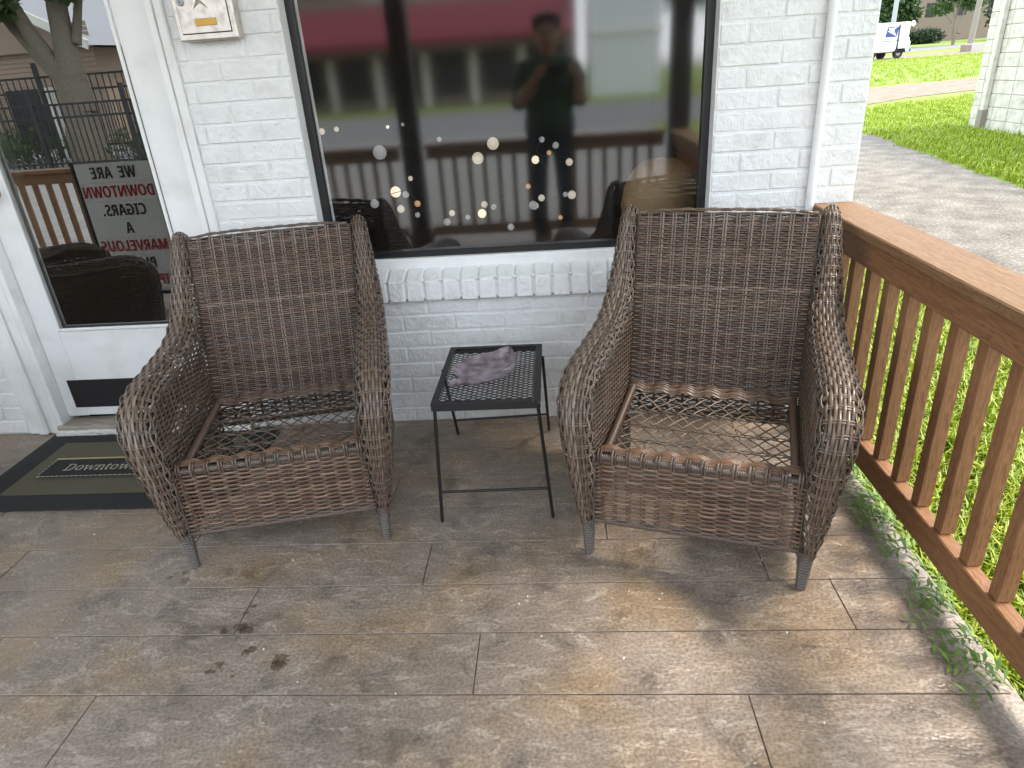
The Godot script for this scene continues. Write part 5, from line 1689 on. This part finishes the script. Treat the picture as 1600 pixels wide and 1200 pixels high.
	bx("wall", Vector3(0, 2.6, 0), Vector3(22, 5.6, 5), M.brown_wall, bd)
	bx("roof", Vector3(0, 5.6, 0), Vector3(23, 0.6, 6), M.grey_roof, bd, 0.05)
	for k in 4:
		bx("window", Vector3(-6.5 + k * 3.6, 3.2, 2.51), Vector3(1.1, 1.3, 0.06), M.black_plate, bd)
	make_bush("clipped_hedge", "dark clipped hedge in front of the brown building", Vector3(37.3, ground_y(-75.0) - 0.1, -75.0), Vector3(1.9, 0.72, 0.9), 900, dk * 0.7, dk, "hedge", 0.22)
	var gnd := func(z: float) -> float: return ground_y(z) - 0.1
	make_tree("background_tree", "dense dark green tree directly behind the mail truck", Vector3(29.6, gnd.call(-68.0), -68.0), [[Vector3(0, 0, 0), Vector3(0, 2.5, 0), 0.3, 0.2], [Vector3(0, 2.2, 0), Vector3(1.1, 4.2, 0), 0.15, 0.07], [Vector3(0, 2.2, 0), Vector3(-1, 4.4, 0), 0.15, 0.07]], [[Vector3(0.2, 4.2, 0), Vector3(3.2, 2.6, 2.0), 900], [Vector3(2.0, 2.9, 0), Vector3(1.5, 1.4, 1.2), 300], [Vector3(-1, 2.6, 0), Vector3(2.4, 1.5, 1.6), 400]], 0.42, dk, md, "trees beyond the road")
	make_tree("background_tree", "dark shaded tree behind the neighbouring block building's corner", Vector3(44.5, gnd.call(-72.0), -72.0), [[Vector3(0, 0, 0), Vector3(0, 2.5, 0), 0.3, 0.2], [Vector3(0, 2.2, 0), Vector3(1.1, 4.2, 0), 0.15, 0.07]], [[Vector3(0, 4.0, 0), Vector3(3.2, 2.8, 2.0), 700], [Vector3(-1.2, 2.4, 0), Vector3(1.6, 1.6, 1.2), 300]], 0.42, dk * 0.7, md * 0.6, "trees beyond the road")
	make_tree("background_tree", "tall green tree rising over the brown building's left end", Vector3(35.5, gnd.call(-88.0), -92.0), [[Vector3(0, 0, 0), Vector3(0, 4, 0), 0.4, 0.25], [Vector3(0, 3.5, 0), Vector3(1.6, 7, 0), 0.2, 0.1]], [[Vector3(0, 6.0, 0), Vector3(6.0, 4.0, 3.0), 1100], [Vector3(5, 7.5, 0), Vector3(6, 3.2, 3.0), 900]], 0.6, dk, md, "trees beyond the road")
	make_tree("crape_myrtle", "slender pale trunked tree standing before the brown building", Vector3(35.0, gnd.call(-65.0), -65.0), [[Vector3(0, 0, 0), Vector3(-0.55, 3.2, 0), 0.08, 0.05], [Vector3(0.05, 0, 0), Vector3(0.0, 3.4, 0.1), 0.08, 0.05], [Vector3(0.1, 0, 0), Vector3(0.6, 3.1, 0), 0.08, 0.05], [Vector3(-0.3, 1.8, 0), Vector3(-1.4, 2.9, 0), 0.05, 0.03]], [[Vector3(-0.2, 4.3, 0), Vector3(2.3, 1.1, 1.5), 420], [Vector3(-1.5, 3.0, 0), Vector3(0.9, 0.35, 0.8), 90], [Vector3(1.2, 3.3, 0), Vector3(0.9, 0.5, 0.8), 110]], 0.26, md * 0.7, md * 1.25)

# ---------------------------------------------------------------- the scene

func _ready() -> void:
	rng.seed = 4711
	# camera: about 1.31 m above the porch floor, 2.47 m from the wall, tilted down and a little rolled
	var cam := Camera3D.new()
	cam.name = "camera"
	cam.transform = Transform3D(Basis(Vector3(0.99655, -0.06483, -0.05191), Vector3(0.03658, 0.90373, -0.42654), Vector3(0.07456, 0.42317, 0.90298)), Vector3(0.0, 1.3132, 2.47))
	cam.fov = 59.66
	cam.near = 0.005
	cam.far = 600.0
	add_child(cam)
	cam.current = true
	var sky := ProceduralSkyMaterial.new()
	sky.sky_top_color = Color(0.80, 0.85, 0.92)
	sky.sky_horizon_color = Color(0.95, 0.96, 0.97)
	sky.sky_curve = 0.25
	sky.ground_horizon_color = Color(0.6, 0.6, 0.58)
	sky.ground_bottom_color = Color(0.35, 0.36, 0.33)
	sky.sun_angle_max = 40.0
	var env := Environment.new()
	env.background_mode = Environment.BG_SKY
	env.sky = Sky.new()
	env.sky.sky_material = sky
	env.background_energy_multiplier = 1.0
	env.tonemap_mode = Environment.TONE_MAPPER_LINEAR
	env.tonemap_exposure = 5.1
	env.sdfgi_enabled = true
	env.ssao_enabled = true
	env.ssil_enabled = true
	var we := WorldEnvironment.new()
	we.name = "environment"
	we.environment = env
	add_child(we)
	# hazy sun, high on the lawn side
	var sun := DirectionalLight3D.new()
	sun.name = "sun"
	sun.light_energy = 0.42
	sun.light_angular_distance = 15.0
	sun.light_color = Color(1.0, 0.96, 0.90)
	sun.shadow_enabled = true
	add_child(sun)
	sun.look_at_from_position(Vector3(0.62, 1.0, -0.10), Vector3.ZERO)

	make_materials()
	make_ground()
	make_porch_floor()
	make_shop()
	make_railing()
	make_front_railings()
	var c := make_chair("brown wicker armchair without cushion standing by the wooden railing")
	c.position = Vector3(0.3425, 0, 0.948); c.rotation.y = deg_to_rad(-16.46)
	copy(c, Vector3(-0.855, 0, 0.842), deg_to_rad(12.2), "brown wicker armchair without cushion partly covering the doormat")
	copy(c, Vector3(-2.45, 0, 1.0), deg_to_rad(38.0), "brown wicker armchair seen only mirrored in the door glass")
	make_table()
	make_mailbox()
	make_mat()
	make_letter_board()
	make_far_side()
	make_street_side()
	make_room_things()
	make_person()
	make_weeds()
	# crumbs and paint flakes on the floor
	var cr := MB.new()
	for k in 46:
		var p := Vector3(rng.randf_range(-1.6, 0.8), 0.0, rng.randf_range(0.15, 1.75))
		var s := rng.randf_range(0.0016, 0.0042)
		cr.box(p + Vector3(0, s * 0.3, 0), Vector3(s * 1.5, s * 0.6, s), s * 0.15, Basis(Vector3.UP, rng.randf() * TAU))
	tag(put("paint_flakes", cr.mesh(), M.cream_paint), "tiny pale paint flakes and crumbs scattered over the porch floor", "flakes", "", "stuff")
	grass()
